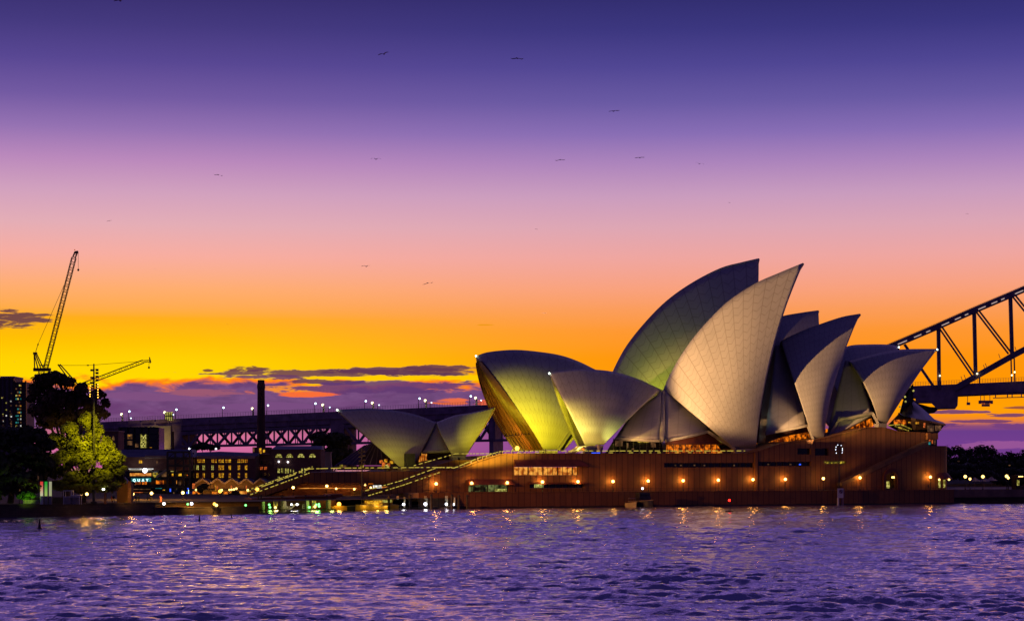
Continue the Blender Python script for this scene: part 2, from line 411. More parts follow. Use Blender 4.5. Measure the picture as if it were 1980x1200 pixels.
# ------------------------------------------------------------------ water
def make_water():
    rng = np.random.default_rng(5)
    # near fan, fine enough to carry real waves; the mesh continues as flat skirt to the horizon
    na, nd = 860, 1000
    tn = np.linspace(-.40, .40, na)
    d = 100.0 * (760.0/100.0) ** (np.linspace(0, 1, nd) ** 1.05)
    D, T = np.meshgrid(d, tn, indexing='ij')
    Xw = D*T; Yw = D.copy()
    Zw = np.zeros_like(D); DX = np.zeros_like(D); DY = np.zeros_like(D)
    wind = math.radians(-98)
    for i in range(110):
        lam = .75 * (9/.75) ** rng.random()
        th = wind + rng.normal(0, .38)
        k = 2*math.pi/lam; kx, ky = math.cos(th)*k, math.sin(th)*k
        amp = .0088*lam**.64 * (0.5+rng.random())
        ph = rng.random()*6.28
        res = np.clip((lam*1.0 - D*.8/na*1.6)/lam, 0, 1) * np.clip(1.2-D/1400, .3, 1)
        a = kx*Xw + ky*Yw + ph
        Zw += amp*np.sin(a)*res
        DX -= .45*amp*math.cos(th)*np.cos(a)*res; DY -= .45*amp*math.sin(th)*np.cos(a)*res
    # gust patches
    g = np.zeros_like(D)
    for i in range(14):
        lam = 25*(90/25)**rng.random(); th = rng.random()*6.28
        g += np.sin((np.cos(th)*Xw+np.sin(th)*Yw*.6)*6.28/lam + rng.random()*6.28)
    Zw *= np.clip(1 + .09*g, .5, 1.6)
    fade = np.clip((.40-np.abs(T))/.05, 0, 1) * np.clip((D-100)/8, 0, 1)
    V = np.stack([Xw+DX*fade, Yw+DY*fade, Zw*fade], -1).reshape(-1, 3)
    i = np.arange(nd-1)[:, None]*na + np.arange(na-1)[None, :]
    F = np.stack([i, i+1, i+na+1, i+na], -1).reshape(-1, 4)
    n0 = len(V)
    ring = np.array([[-40, 100, 0], [40, 100, 0], [304, 760, 0], [-304, 760, 0],
                     [-9000, -3000, 0], [9000, -3000, 0], [9000, 12000, 0], [-9000, 12000, 0]], float)
    V = np.vstack([V, ring])
    F2 = np.array([[n0+4, n0+5, n0+1, n0], [n0+5, n0+6, n0+2, n0+1], [n0+6, n0+7, n0+3, n0+2], [n0+7, n0+4, n0, n0+3]])
    F = np.vstack([F, F2])
    me = bpy.data.meshes.new("water")
    me.vertices.add(len(V)); me.vertices.foreach_set('co', V.ravel())
    me.loops.add(F.size); me.loops.foreach_set('vertex_index', F.ravel().astype(np.int32))
    me.polygons.add(len(F)); me.polygons.foreach_set('loop_start', np.arange(0, F.size, 4, dtype=np.int32))
    me.update(calc_edges=True)
    me.polygons.foreach_set('use_smooth', [True]*len(F))
    m, n, b = newmat('harbour_water')
    g = n.node('ShaderNodeNewGeometry').outputs['Position']
    sp = n.node('ShaderNodeSeparateXYZ'); n.put(sp.inputs[0], g)
    v = n.xyz(n.m('MULTIPLY', sp.outputs[0], .8), sp.outputs[1], 0)
    h = n.m('ADD', n.noise(v, .55, 5, .62, .6), n.m('MULTIPLY', n.noise(v, 2.6, 3, .6), .22))
    bp = n.node('ShaderNodeBump'); bp.inputs['Strength'].default_value = .9; bp.inputs['Distance'].default_value = WATER['bump']
    n.put(bp.inputs['Height'], h)
    b.inputs['Base Color'].default_value = (*WATER['base'], 1)
    b.inputs['Roughness'].default_value = WATER['rough']
    b.inputs['IOR'].default_value = WATER['ior']
    b.inputs['Metallic'].default_value = WATER['metal']
    n.put(b.inputs['Normal'], bp.outputs[0])
    me.materials.append(m)
    o = bpy.data.objects.new("water", me); COL.objects.link(o)
    tag(o, 'choppy violet harbour water', None, None, 'structure')
WATER = dict(base=(.90, .78, .96), rough=.07, ior=1.6, bump=.3, metal=.85)
make_water()

# ------------------------------------------------------------------ ground, promenades, sea walls
shore = [P(-900, 1003, 440), P(-60, 1001, 452), P(0, 1000, 456), P(300, 995, 480), P(500, 993, 491), P(690, 988, 521)]
shore = [Vector((q.x, q.y, 0)) for q in shore] + [FR.pt(a, 0, 0) for a in (-45, 160, 420, 900)]
gp = [Vector((q.x, q.y+.6, ZG)) for q in shore] + [Vector((2600, 2600, ZG)), Vector((-2600, 2600, ZG)), Vector((-2000, 500, ZG))]
mb = MB(); mb.add(gp, [tuple(range(len(gp)))])
tag(mb.build('ground', M['ground'], base=(0, 800, ZG)), 'dim paved ground of the point', None, None, 'structure')
mb = MB(); mb.prism([FR.pt(-58, .25, 2.0), FR.pt(420, .25, 2.0), FR.pt(420, 60, 2.0), FR.pt(-58, 60, 2.0)], (0, 0, ZB-2.0))
tag(mb.build('promenade', M['paving']), 'broadwalk paving round the opera house', None, None, 'structure')
mb = MB()
mb.prism([FR.pt(-58, 0, -1), FR.pt(118, 0, -1), FR.pt(118, 0, ZB-.02), FR.pt(-58, 0, ZB-.02)], FR.w*.25)
mb.obox(FR.pt(-58, -.12, ZB-.02), FR.e*176, FR.w*.6, (0, 0, .16))
sw = mb.build('seawall', M['granite_low'])
tag(sw, 'brown panelled sea wall below the lamp lit broadwalk', 'seawall')
mb = MB(); mb.prism([FR.pt(118, 1.5, -1), FR.pt(420, 1.5, -1), FR.pt(420, 1.5, ZB+.1), FR.pt(118, 1.5, ZB+.1)], FR.w*.6)
tag(mb.build('seawall', M['stone']), 'dark stone sea wall right of the opera house headland', 'seawall')
def wall_line(name, pts, ztop, thick, mat, label):
    mb = MB()
    for a, b in zip(pts[:-1], pts[1:]):
        d = (b-a).normalized(); n_ = Vector((-d.y, d.x, 0))
        mb.prism([Vector((a.x, a.y, -1)), Vector((b.x, b.y, -1)), Vector((b.x, b.y, ztop)), Vector((a.x, a.y, ztop))], n_*thick)
        mb.obox(Vector((a.x, a.y, ztop))-n_*.15, b-a, n_*(thick+.3), (0, 0, .25))
    return tag(mb.build(name, mat), label, 'seawall')
wall_line('seawall', shore[0:4], 2.75, .9, M['stone'], 'dark rough stone sea wall below the trees on the left')
low = [shore[3]+Vector((0, -.3, 0)), shore[4]+Vector((0, -.3, 0))]
wall_line('seawall', low, 1.6, .9, M['stone'], 'low dark sea wall below the orange lit ramp')
mb = MB()
a, b = P(298, 0, 486), P(505, 0, 500)
mb.prism([Vector((a.x, a.y, 1.0)), Vector((b.x, b.y, 1.0)), Vector((b.x, b.y, 2.85)), Vector((a.x, a.y, 2.85))], (0, .5, 0))
tag(mb.build('parapet_wall', M['sandstone']), 'orange lit parapet wall behind the low sea wall', 'wall')

# ------------------------------------------------------------------ opera house
OH = thing('opera_house', 'great waterside hall with white tiled sail shells on a brown granite podium', 'opera house', FR.pt(30, 60, ZB))
def smooth_line(pts, n):
    """resample a 3-D polyline smoothly (Catmull-Rom) by arc length"""
    p = [pts[0]*2-pts[1]] + list(pts) + [pts[-1]*2-pts[-2]]
    q = []
    for i in range(1, len(p)-2):
        for t in np.linspace(0, 1, 20, endpoint=False):
            t = float(t); a, b, c, d = p[i-1], p[i], p[i+1], p[i+2]
            q.append(.5*((2*b)+(c-a)*t+(2*a-5*b+4*c-d)*t*t+(3*b-a-3*c+d)*t**3))
    q.append(p[-2])
    L = np.cumsum([0]+[(q[i+1]-q[i]).length for i in range(len(q)-1)])
    out = []
    for s_ in np.linspace(0, L[-1], n):
        k = min(max(int(np.searchsorted(L, s_))-1, 0), len(q)-2)
        f = (s_-L[k])/max(L[k+1]-L[k], 1e-9); out.append(q[k].lerp(q[k+1], float(f)))
    return out
def shell(ridge, o_r, feet, o_f, mids, o_m, mat='tile', nu=40, nv=26, thick=.7, label=None, inner=1.5, far=True, skew=.42):
    """ridge: pixels from the back end to the tip; feet: back foot, front foot; mids: middle of back and front rib"""
    Rg = smooth_line([FR.at(x, y, o_r) for x, y in ridge], nu)
    F0, F1 = [FR.at(x, y, o_f) for x, y in feet]
    def bul(mid, F, Rr): return FR.at(mid[0], mid[1], o_m) - (F+Rr)/2
    B0, B1 = bul(mids[0], F0, Rg[0]), bul(mids[1], F1, Rg[-1])
    rows = []; uvs = []
    for i in range(nu):
        u = i/(nu-1); F = F0.lerp(F1, u); B = B0.lerp(B1, u) - FR.w*inner*4*u*(1-u)
        rows.append([F.lerp(Rg[i], v) + B*(4*v*(1-v)) for v in np.linspace(0, 1, nv)])
        uvs.append([(u, float(v)) for v in np.linspace(0, 1, nv)])
    def mir(q): return q + (FR.w+FR.e*skew)*(2*(o_r-FR.off(q)))
    mb = MB()
    # winding so that the near half faces the camera
    c = rows[nu//2][nv//2]; n_ = (rows[nu//2][nv//2+1]-c).cross(rows[nu//2+1][nv//2]-c)
    flip = n_.dot(FR.w) > 0
    a = rows if not flip else rows[::-1]; ua = uvs if not flip else uvs[::-1]
    mb.grid([list(r) for r in zip(*a)], [list(r) for r in zip(*ua)])
    # grid of transposed rows: outer index v, inner u
    if far:
        b_ = [[mir(q) for q in r] for r in a[::-1]]
        mb.grid([list(r) for r in zip(*b_)], [list(r) for r in zip(*ua[::-1])])
    # orient faces outward
    cen = sum((mir(r[2]) + r[2] for r in rows), Vector())/(2*nu); cen.z += 6
    fs = []
    for f in mb.f:
        p = [mb.v[k] for k in f]; nn = (p[1]-p[0]).cross(p[2]-p[0]) + (p[2]-p[0]).cross(p[3]-p[0])
        ref = (sum(p, Vector())/4) - cen
        side = FR.off(sum(p, Vector())/4) - o_r
        want = FR.w*side*1.0 + Vector((0, 0, 4.0)) + ref*.2
        fs.append(f if nn.dot(want) > 0 else f[::-1])
    mb.f = fs
    o = mb.build('shell', M[mat], OH, smooth=True, label=label)
    so = o.modifiers.new('thickness', 'SOLIDIFY'); so.thickness = thick; so.offset = -1
    return o, rows, mir
def strip_of(line, r, name, mat, parent):
    mb = MB()
    for a, b in zip(line[:-1], line[1:]): mb.tube(a, b, r, n=6)
    return mb.build(name, mat, parent)
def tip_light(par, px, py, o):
    MB().ball(FR.at(px, py, o), .3).build('tip_light', M['tip_lamp_and_glint'], par)
def mouth(rows, mir, name, mat, parent, k, lo=0.0, hi=1.0, n=9, back=1.0, push=0.0):
    """glass wall hung in the open mouth of a shell, k ribs behind its front edge"""
    r = rows[-1-k]; nv = len(r); g = []; uv = []
    for j in range(int(lo*(nv-1)), int(hi*(nv-1))+1):
        q = r[j]; m_ = mir(q); row = []; ur = []
        for i in range(n+1):
            t = i/n
            row.append(q.lerp(m_, t) + FR.e*push*math.sin(math.pi*t)*(1-j/nv)); ur.append((t, j/(nv-1)))
        g.append(row); uv.append(ur)
    mb = MB(); mb.grid(g, uv)
    return mb.build(name, mat, parent)

# --- concert hall shells (behind)
oC, fC, mC = 88, 66, 68
sA, rA, mirA = shell([(1190, 734), (1150, 713.5), (1118, 698), (1082, 686), (1037, 679), (1001, 676), (971, 677), (940, 681), (920, 688)], oC,
            [(1079, 869), (1048, 870)], fC, [(1133, 801), (985, 772)], mC, 'tile_fine', skew=.25, label='tall left facing sail lit yellow from below')
sAm, rAm, mirAm = shell([(1180, 735), (1185, 717), (1210, 670), (1247, 623), (1290, 580), (1340, 545), (1393, 518), (1433, 507), (1467, 499)], oC,
            [(1330, 866), (1400, 866)], fC, [(1262, 800), (1452, 690)], mC, label='tallest rear sail, unlit violet above and green below')
sE2, _, _ = shell([(1470, 636), (1490, 622), (1512, 611), (1550, 604), (1582.5, 599.5)], oC, [(1545, 845), (1590, 845)], fC, [(1500, 740), (1587, 720)], mC, label='unlit violet rear sail, only its top showing')
sF2, _, _ = shell([(1585, 700), (1602, 689), (1639, 669), (1677, 665.5), (1722, 666), (1737, 670)], oC, [(1650, 818), (1672, 818)], fC, [(1620, 760), (1712, 735)], mC, label='low unlit violet rear sail at the right end')
# --- opera theatre shells (in front)
oR, fR, mR = 40, 20, 22.5
sB, rB, mirB = shell([(1279, 753), (1243, 736), (1215, 725.7), (1183, 717.6), (1150, 714), (1122, 712), (1082, 715.5), (1063, 721)], oR,
            [(1167, 860), (1132, 860)], fR, [(1226, 800), (1098, 790)], mR, 'tile_fine', label='broad low sail facing left, lit pale yellow at its foot')
sM, rM, mirM = shell([(1283, 752), (1297, 720), (1323, 677), (1357, 633), (1407, 583), (1460, 548), (1507, 527), (1552.7, 508)], oR,
            [(1420, 867), (1462, 866)], fR, [(1354, 812), (1494, 680)], mR, label='largest front sail, evenly lit warm cream')
sE, rE, mirE = shell([(1509, 660), (1515, 656), (1547, 641), (1582, 627.5), (1627.5, 612.5), (1663, 606)], oR,
            [(1572, 849), (1593, 849)], fR, [(1540, 752), (1616, 733)], mR, label='middle front sail, half in violet shade')
sF, rF, mirF = shell([(1642, 697.5), (1690, 684), (1722, 677.5), (1755, 674.5), (1811, 674)], oR,
            [(1699, 817), (1715, 818)], fR, [(1676, 752), (1762, 744)], mR, 'tile_fine', label='right hand front sail with its tip pointing right')
# --- restaurant shells (far left)
oS, fS, mS = 92, 80, 81.5
sR, rR, mirR = shell([(843.7, 816), (807, 802), (770, 794), (733, 790), (694, 789.4), (653, 792)], oS, [(798, 903), (774, 904)], fS, [(823, 858), (712, 847)], mS, 'tile_fine', label='small left facing sail with green light at its foot')
sS, rS, mirS = shell([(843.7, 816), (878, 803), (911, 797), (943, 790), (956, 786)], oS, [(874, 880), (901, 880)], fS, [(856, 846), (931, 832)], mS, 'tile_fine', label='small right facing sail with faint green light')
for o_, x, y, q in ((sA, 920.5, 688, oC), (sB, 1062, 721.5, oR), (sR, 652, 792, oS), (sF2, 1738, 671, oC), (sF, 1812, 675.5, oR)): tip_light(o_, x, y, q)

def patch(c, mat, bulge=1.5, n=10, name='side_shell', label=None, thick=.8):
    """four corners (px, py, o): bottom-left, bottom-right, top-right, top-left"""
    p = [FR.at(*q) for q in c]; rows = []; uvs = []
    for i in range(n+1):
        v = i/n; a = p[0].lerp(p[3], v); b = p[1].lerp(p[2], v); row = []; ur = []
        for j in range(n+1):
            u = j/n; row.append(a.lerp(b, u) - FR.w*bulge*4*u*(1-u)*(1-v*.5)); ur.append((u, v))
        rows.append(row); uvs.append(ur)
    mb = MB(); mb.grid(rows, uvs)
    o = mb.build(name, M[mat], OH, smooth=True, label=label)
    so = o.modifiers.new('thickness', 'SOLIDIFY'); so.thickness = thick; so.offset = -1
    return o
patch([(1189, 847, 25), (1275, 851, 20), (1282, 753, 38), (1222, 797, 34)], 'infill', 1.2)
patch([(1287, 851, 20), (1368, 834, 23), (1395, 790, 36), (1284, 753, 38)], 'infill', 1.2)
patch([(1275, 851, 19.9), (1287, 851, 19.9), (1284, 754, 37.6), (1281.5, 754, 37.6)], 'infill', .8, label='narrow pleat between the two side shells')
patch([(1480, 838, 22.5), (1564, 822, 21.3), (1533, 668, 40.2), (1500, 668, 41)], 'infill', 1.0)
patch([(1458, 862, 33), (1484, 860, 32), (1515, 657, 44), (1497, 648, 44)], 'infill', .6, name='louvre_wall')
patch([(1597, 846, 23), (1688, 799, 21.5), (1655, 699, 40), (1634, 697, 42)], 'infill', 1.0)
patch([(816, 873, 82), (874, 871, 82), (846, 818, 92.5), (843, 818, 92.5)], 'infill', .5)
patch([(1083, 870, 70), (1108, 842, 66), (1140, 790, 76), (1120, 800, 80)], 'infill', .8)
# ribs framing the gable openings
for pts, t in (([(1189, 847, 24.4), (1275, 852, 19.4)], .7), ([(1287, 852, 19.4), (1368, 834, 22.4), (1422, 868, 19.6)], .8),
               ([(1480, 838, 22.2), (1562, 822, 21), (1573, 850, 19.8)], .8), ([(1600, 846, 22.6), (1621, 812, 22.2), (1687, 798, 21), (1698, 818, 19.8)], .8),
               ([(816, 873, 81.4), (874, 871, 81.4)], .6), ([(1079, 870, 64), (1116, 816, 64)], .8)):
    mb = MB(); q = [FR.at(*p) for p in pts]
    for a, b in zip(q[:-1], q[1:]): mb.beam(a, b, t)
    mb.build('edge_beam', M['concrete'], OH)
# lit foyers in the gable openings and the timber soffits above them
def panel(name, pts, mat, label=None, thick=.3):
    mb = MB(); mb.prism([FR.at(*q) for q in pts], FR.w*thick); return mb.build(name, mat, OH, label=label)
def mullions(par, x0, x1, ytop, ybot, o, n, t=.22):
    for i in range(n+1):
        x = x0+(x1-x0)*i/n; f = i/n
        yt = ytop[0]+(ytop[1]-ytop[0])*f; yb = ybot[0]+(ybot[1]-ybot[0])*f
        MB().beam(FR.at(x, yb, o), FR.at(x, yt, o), t).build('mullion', M['dark'], par)
g = panel('foyer_window', [(1288, 879, 23), (1400, 879, 23), (1386, 858, 24), (1290, 858, 24)], M['foyer'], 'glowing orange foyer window under the large sail'); mullions(g, 1290, 1386, (858, 858), (878, 878), 22.6, 8)
panel('soffit', [(1287, 859, 22.6), (1400, 859, 22.6), (1368, 836, 23.4), (1289, 853, 22.6)], M['soffit'])
g = panel('foyer_window', [(1482, 866, 27), (1568, 848, 27), (1562, 834, 27.4), (1522, 841, 27.4), (1488, 854, 27.4)], M['foyer'], 'slanting orange foyer window beside the middle sail'); mullions(g, 1490, 1562, (852, 836), (862, 850), 26.6, 6)
panel('soffit', [(1480, 858, 26), (1488, 852, 26), (1522, 842, 26), (1562, 835, 26), (1561, 823, 25), (1482, 838, 27)], M['soffit'])
g = panel('foyer_window', [(1616, 838, 27), (1690, 824, 27), (1685, 808, 27.4), (1623, 824, 27.4)], M['foyer'], 'orange foyer window left of the right hand sail'); mullions(g, 1624, 1684, (824, 809), (837, 826), 26.6, 6)
panel('soffit', [(1622, 824.5, 26), (1685, 808.5, 26), (1686, 801, 25), (1621, 813, 26)], M['soffit'])
g = panel('foyer_window', [(1170, 878, 30), (1284, 878, 30), (1278, 850, 31), (1190, 846, 31)], M['glass_dark'], 'dim foyer glass behind the broad low sail'); mullions(g, 1186, 1276, (847, 851), (877, 877), 29.6, 7)
for x0, y0, x1, y1, mt in ((1234, 851, 1254, 855, 'strip'), (1190, 848, 1204, 862, 'win_dim'), (1213, 856, 1215, 866, 'win_dim'), (1259, 852, 1268, 864, 'win_dim'), (1222, 866, 1226, 869, 'win_dim')):
    MB().prism([FR.at(x0, y1, 29.3), FR.at(x1, y1, 29.3), FR.at(x1, y0, 29.3), FR.at(x0, y0, 29.3)], FR.w*.2).build('lamp_panel', M[mt], g)
panel('mouth_glass', [(1455, 876, 30), (1464, 876, 30), (1472, 790, 33), (1468, 760, 34)], M['bronze'])
panel('mouth_light', [(1459, 876, 29), (1463, 876, 29), (1464, 856, 29.5), (1460, 856, 29.5)], M['foyer'])
panel('mouth_light', [(1594, 850, 29), (1598, 847, 29), (1601, 828, 30), (1598, 828, 30)], M['foyer'])
panel('painted_glint', [(1465.5, 804, 24), (1469, 804, 24), (1471.5, 780, 25), (1470, 780, 25)], M['tip_lamp_and_glint'])  # reflection on the edge imitated by a glowing strip, no lamp here
# timber ribbed wall in the mouth of the left facing concert hall shell
mo = mouth(rA, mirA, 'mouth_wall', M['bronze'], OH, 1, 0, .97, 14)
r = rA[-1]; mb = MB()
for i in range(9):
    t = i/8
    for j in range(0, int(.95*(len(r)-1))): mb.beam(r[j].lerp(mirA(r[j]), t), r[j+1].lerp(mirA(r[j+1]), t), .62, .9)
for jj in (.16, .19):
    j = int(jj*len(r)); mb.beam(r[j], mirA(r[j]), .5)
mb.build('timber_rib', M['timber_rib'], mo)
mouth(rB, mirB, 'mouth_wall', M['bronze'], OH, 3, 0, .9, 10)
mouth(rR, mirR, 'mouth_wall', M['bronze'], OH, 3, 0, .9, 10)
for rr, mm in ((rM, mirM), (rE, mirE), (rF, mirF), (rAm, mirAm)): mouth(rr, mm, 'mouth_wall', M['bronze'], OH, 2, 0, .92, 8)
# pedestals under the shell feet
for x0, x1, y, o_ in ((1132, 1167, 861, fR), (1420, 1462, 867, fR), (1572, 1593, 850, fR), (1699, 1715, 818, fR), (1048, 1079, 870, fC), (774, 798, 904, fS), (874, 901, 880, fS)):
    a, b = FR.at(x0, y, o_-.6), FR.at(x1, y, o_-.6)
    MB().prism([a, b, b-Vector((0, 0, 3.2))-(b-a)*.1, a-Vector((0, 0, 3.2))+(b-a)*.1], FR.w*2.5).build('shell_pedestal', M['concrete'], OH)
# ------------------------------------------------------------------ podium
OW = 12.0
def wall(o, prof, zb, holes, depth=1.3):
    """wall sheet at offset o: prof = [(px, py)] top line; holes = [(x0, y0, x1, y1)] in px, cut through with reveals"""
    top = [FR.sz(x, y, o) for x, y in prof]
    hs = []
    for x0, y0, x1, y1 in holes:
        a, z1 = FR.sz(x0, y0, o); b, z0 = FR.sz(x1, y1, o); hs.append((a, b, z0, z1))
    cuts = sorted(set([t[0] for t in top] + [h[0] for h in hs] + [h[1] for h in hs]))
    cuts = [c for c in cuts if top[0][0] <= c <= top[-1][0]]
    def zt(s_):
        for (a, za), (b, zb_) in zip(top[:-1], top[1:]):
            if a-1e-6 <= s_ <= b+1e-6: return za+(zb_-za)*((s_-a)/max(b-a, 1e-6))
        return top[-1][1]
    mb = MB()
    for a, b in zip(cuts[:-1], cuts[1:]):
        if b-a < 1e-4: continue
        mid = (a+b)/2; inn = sorted([(h[2], h[3]) for h in hs if h[0] < mid < h[1]])
        lo = zb; segs = []
        for z0, z1 in inn: segs.append((lo, lo, z0, z0)); lo = z1
        segs.append((lo, lo, zt(a), zt(b)))
        for l0, l1, t0, t1 in segs:
            mb.quad(FR.pt(a, o, l0), FR.pt(b, o, l1), FR.pt(b, o, t1), FR.pt(a, o, t0))
    for a, b, z0, z1 in hs:
        c = [(a, z0), (b, z0), (b, z1), (a, z1)]
        for (s0, q0), (s1, q1) in zip(c, c[1:]+c[:1]):
            mb.quad(FR.pt(s0, o, q0), FR.pt(s0, o+depth, q0), FR.pt(s1, o+depth, q1), FR.pt(s1, o, q1))
    return mb, top, hs
prof1 = [(700, 957), (774, 936), (846, 910), (878, 911), (924, 892), (965, 879.5), (978, 878), (1440, 877.5), (1470, 872), (1510, 858), (1545, 853), (1572, 852)]
holes1 = [(994, 902, 1119, 918), (906, 936, 984, 950), (1024, 935, 1129, 942.5), (1284, 894, 1458, 903), (1466, 892, 1568, 900.5), (1542, 866, 1568, 878)]
mb, top1, hs1 = wall(OW, prof1, ZB-.3, holes1)
s0, s1 = top1[0][0], top1[-1][0]
for (a, za), (b, zb_) in zip(top1[:-1], top1[1:]):       # deck behind the parapet
    if a < top1[6][0]-.1:                                # narrow stair flight behind the flank wall
        k_ = (FR.w+FR.e*.36)*6
        p4 = [FR.pt(a, OW, za), FR.pt(b, OW, zb_), FR.pt(b, OW, zb_)+k_, FR.pt(a, OW, za)+k_]
        mb.quad(*p4); mb.quad(p4[3], p4[2], Vector((p4[2].x, p4[2].y, ZB)), Vector((p4[3].x, p4[3].y, ZB)))
    else:
        k_ = FR.w+FR.e*(.30 if a < top1[6][0]+.1 else 0)
        mb.quad(FR.pt(a, OW, za), FR.pt(b, OW, zb_), FR.pt(b, 118, zb_), FR.pt(a, OW, za)+k_*106)
        if a < top1[6][0]+.1: mb.quad(FR.pt(a, OW, ZB), FR.pt(a, OW, za), FR.pt(a, OW, za)+k_*106, FR.pt(a, OW, ZB)+k_*106)
    mb.obox(FR.pt(a, OW-.25, za), FR.pt(b, OW-.25, zb_)-FR.pt(a, OW-.25, za), FR.w*.7, (0, 0, .3))   # coping
mb.quad(FR.pt(s1, OW, ZB), FR.pt(s1, OW, top1[-1][1]), FR.pt(s1, 118, top1[-1][1]), FR.pt(s1, 118, ZB))
prof2 = [(1560, 852.5), (1572, 851.5), (1605, 845), (1640, 836), (1675, 827), (1704, 827), (1720, 830), (1736, 835), (1798, 838)]
mb2, top2, hs2 = wall(OW+3, prof2, ZB-.3, [(1594, 891, 1636, 896), (1576, 866, 1602, 880)])
mb.v; mb.add(mb2.v, mb2.f)
for (a, za), (b, zb_) in zip(top2[:-1], top2[1:]):
    mb.quad(FR.pt(a, OW+3, za), FR.pt(b, OW+3, zb_), FR.pt(b, 118, zb_), FR.pt(a, 118, za))
    mb.obox(FR.pt(a, OW+2.75, za), FR.pt(b, OW+2.75, zb_)-FR.pt(a, OW+2.75, za), FR.w*.7, (0, 0, .3))
sr = top2[-1][0]
mb.quad(FR.pt(sr, OW+3, ZB), FR.pt(sr, OW+3, top2[-1][1]), FR.pt(sr, 100, top2[-1][1]), FR.pt(sr, 100, ZB))
POD = mb.build('podium', M['granite'], OH)
def child(mb, name, mat, par=None, **k): return mb.build(name, mat, par or POD, **k)
def pane(h, o, mat, name='window', lab=None, d=1.0):
    a, b, z0, z1 = h
    return child(MB().obox(FR.pt(a+.05, o+d, z0+.05), FR.e*(b-a-.1), FR.w*.2, (0, 0, z1-z0-.1)), name, mat, label=lab)
def bars(par, h, o, n, t=.16, d=.85):
    a, b, z0, z1 = h
    for i in range(n+1):
        s_ = a+.1+(b-a-.2)*i/n; MB().beam(FR.pt(s_, o+d, z0+.06), FR.pt(s_, o+d, z1-.06), t if i % 3 else t*2.2).build('mullion', M['dark'], par)
wlab = ['long orange lit window in the podium', 'low window with pale counter light', 'slit window lit at its left end', 'long dark slit window', 'dark slit window further right', 'small dark opening']
for h, mt, n, lab in zip(hs1, ('foyer_soft', 'office', 'glass_dark', 'glass_dark', 'glass_dark', 'glass_dark'), (13, 6, 8, 14, 8, 1), wlab):
    p_ = pane(h, OW, M[mt], lab=lab); bars(p_, h, OW, n)
a, b, z0, z1 = hs1[1]
child(MB().obox(FR.pt(a+(b-a)*.68, OW+.8, z0+.1), FR.e*(b-a)*.3, FR.w*.1, (0, 0, (z1-z0)*.35)), 'lit_counter', M['office_b'])
a, b, z0, z1 = hs1[2]
child(MB().obox(FR.pt(a+(b-a)*.11, OW+.8, z0+.1), FR.e*(b-a)*.16, FR.w*.1, (0, 0, (z1-z0)*.85)), 'lit_counter', M['office_b'])
for k, f in enumerate((.13, .19, .34, .45, .78)):
    a, b, z0, z1 = hs1[3]; child(MB().obox(FR.pt(a+(b-a)*f, OW+.7, z0+.4), FR.e*.5, FR.w*.1, (0, 0, .4)), 'small_light', M['win_dim'])
for f in (.2, .62, .8):
    a, b, z0, z1 = hs1[4]; child(MB().obox(FR.pt(a+(b-a)*f, OW+.7, z0+.3), FR.e*.6, FR.w*.1, (0, 0, .4)), 'small_light', M['win_dim' if f < .7 else 'blue'])
pane(hs2[0], OW+3, M['strip'], lab='narrow yellow lit window behind the lamp mast'); pane(hs2[1], OW+3, M['glass_dark'])
# hoods over the windows
for x0, x1, x2, y0, y1 in ((993, 1120, 1137, 888, 901), (904, 986, 992, 926, 936.5), (1022, 1130, 1133, 932, 935)):
    a, zt_ = FR.sz(x0, y0, OW); b, _ = FR.sz(x1, y0, OW); c, zb_ = FR.sz(x2, y1, OW)
    mb = MB()
    mb.add([FR.pt(a, OW-.05, zt_), FR.pt(b, OW-.05, zt_), FR.pt(c, OW-1.5, zb_), FR.pt(a, OW-1.5, zb_), FR.pt(a, OW-.05, zb_), FR.pt(c, OW-.05, zb_)],
           [(0, 3, 2, 1), (3, 4, 5, 2), (0, 4, 3), (1, 2, 5)])
    child(mb, 'window_hood', M['soffit'])
# pilaster between the slit windows
a, za = FR.sz(1459, 872, OW); child(MB().obox(FR.pt(a, OW-.35, ZB), FR.e*.9, FR.w*.35, (0, 0, za-ZB-.3)), 'pilaster', M['granite'])
# outer wall with the diagonal north stair, rounded at its right end
prof3 = [(1628, 939), (1700, 907), (1795, 862), (1800, 861.5), (1822, 861.5)]
mb, top3, hs3 = wall(OW, prof3, ZB-.3, [(1714, 917, 1731, 943)], 1.0)
for (a, za), (b, zb_) in zip(top3[:-1], top3[1:]):
    mb.quad(FR.pt(a, OW, za), FR.pt(b, OW, zb_), FR.pt(b, OW+2.9, zb_), FR.pt(a, OW+2.9, za))
se, zt_ = top3[-1]
arc = [FR.pt(se + 3.4*math.sin(t), OW+3.4-3.4*math.cos(t), 0) for t in np.linspace(0, math.pi/2, 9)] + [FR.pt(se+3.4, 90, 0)]
for p, q in zip(arc[:-1], arc[1:]):
    mb.quad(Vector((p.x, p.y, ZB-.3)), Vector((q.x, q.y, ZB-.3)), Vector((q.x, q.y, zt_)), Vector((p.x, p.y, zt_)))
cap = [Vector((p.x, p.y, zt_)) for p in arc] + [FR.pt(sr, 90, zt_), FR.pt(sr, OW, zt_)]
mb.add(cap, [tuple(range(len(cap)))])
NW = child(mb, 'stair_wall', M['granite'])
mb = MB(); (a, za), (b, zb_) = top3[0], top3[2]
mb.prism([FR.pt(a, OW-.1, za), FR.pt(b, OW-.1, zb_), FR.pt(b, OW-.1, zb_+1.5), FR.pt(a, OW-.1, za+1.1)], FR.w*3.0)
child(mb, 'stair_parapet', M['brown_parapet'], NW)
h = hs3[0]
p_ = child(MB().obox(FR.pt(h[0]+.3, OW+.7, ZB), FR.e*1.4, FR.w*.1, (0, 0, 2.6)), 'door', M['win_pale'], NW)
a, b, z0, z1 = h
mb = MB()                                                   # arched hood round the door
c = (a+b)/2-.0; rr = (b-a)*.92
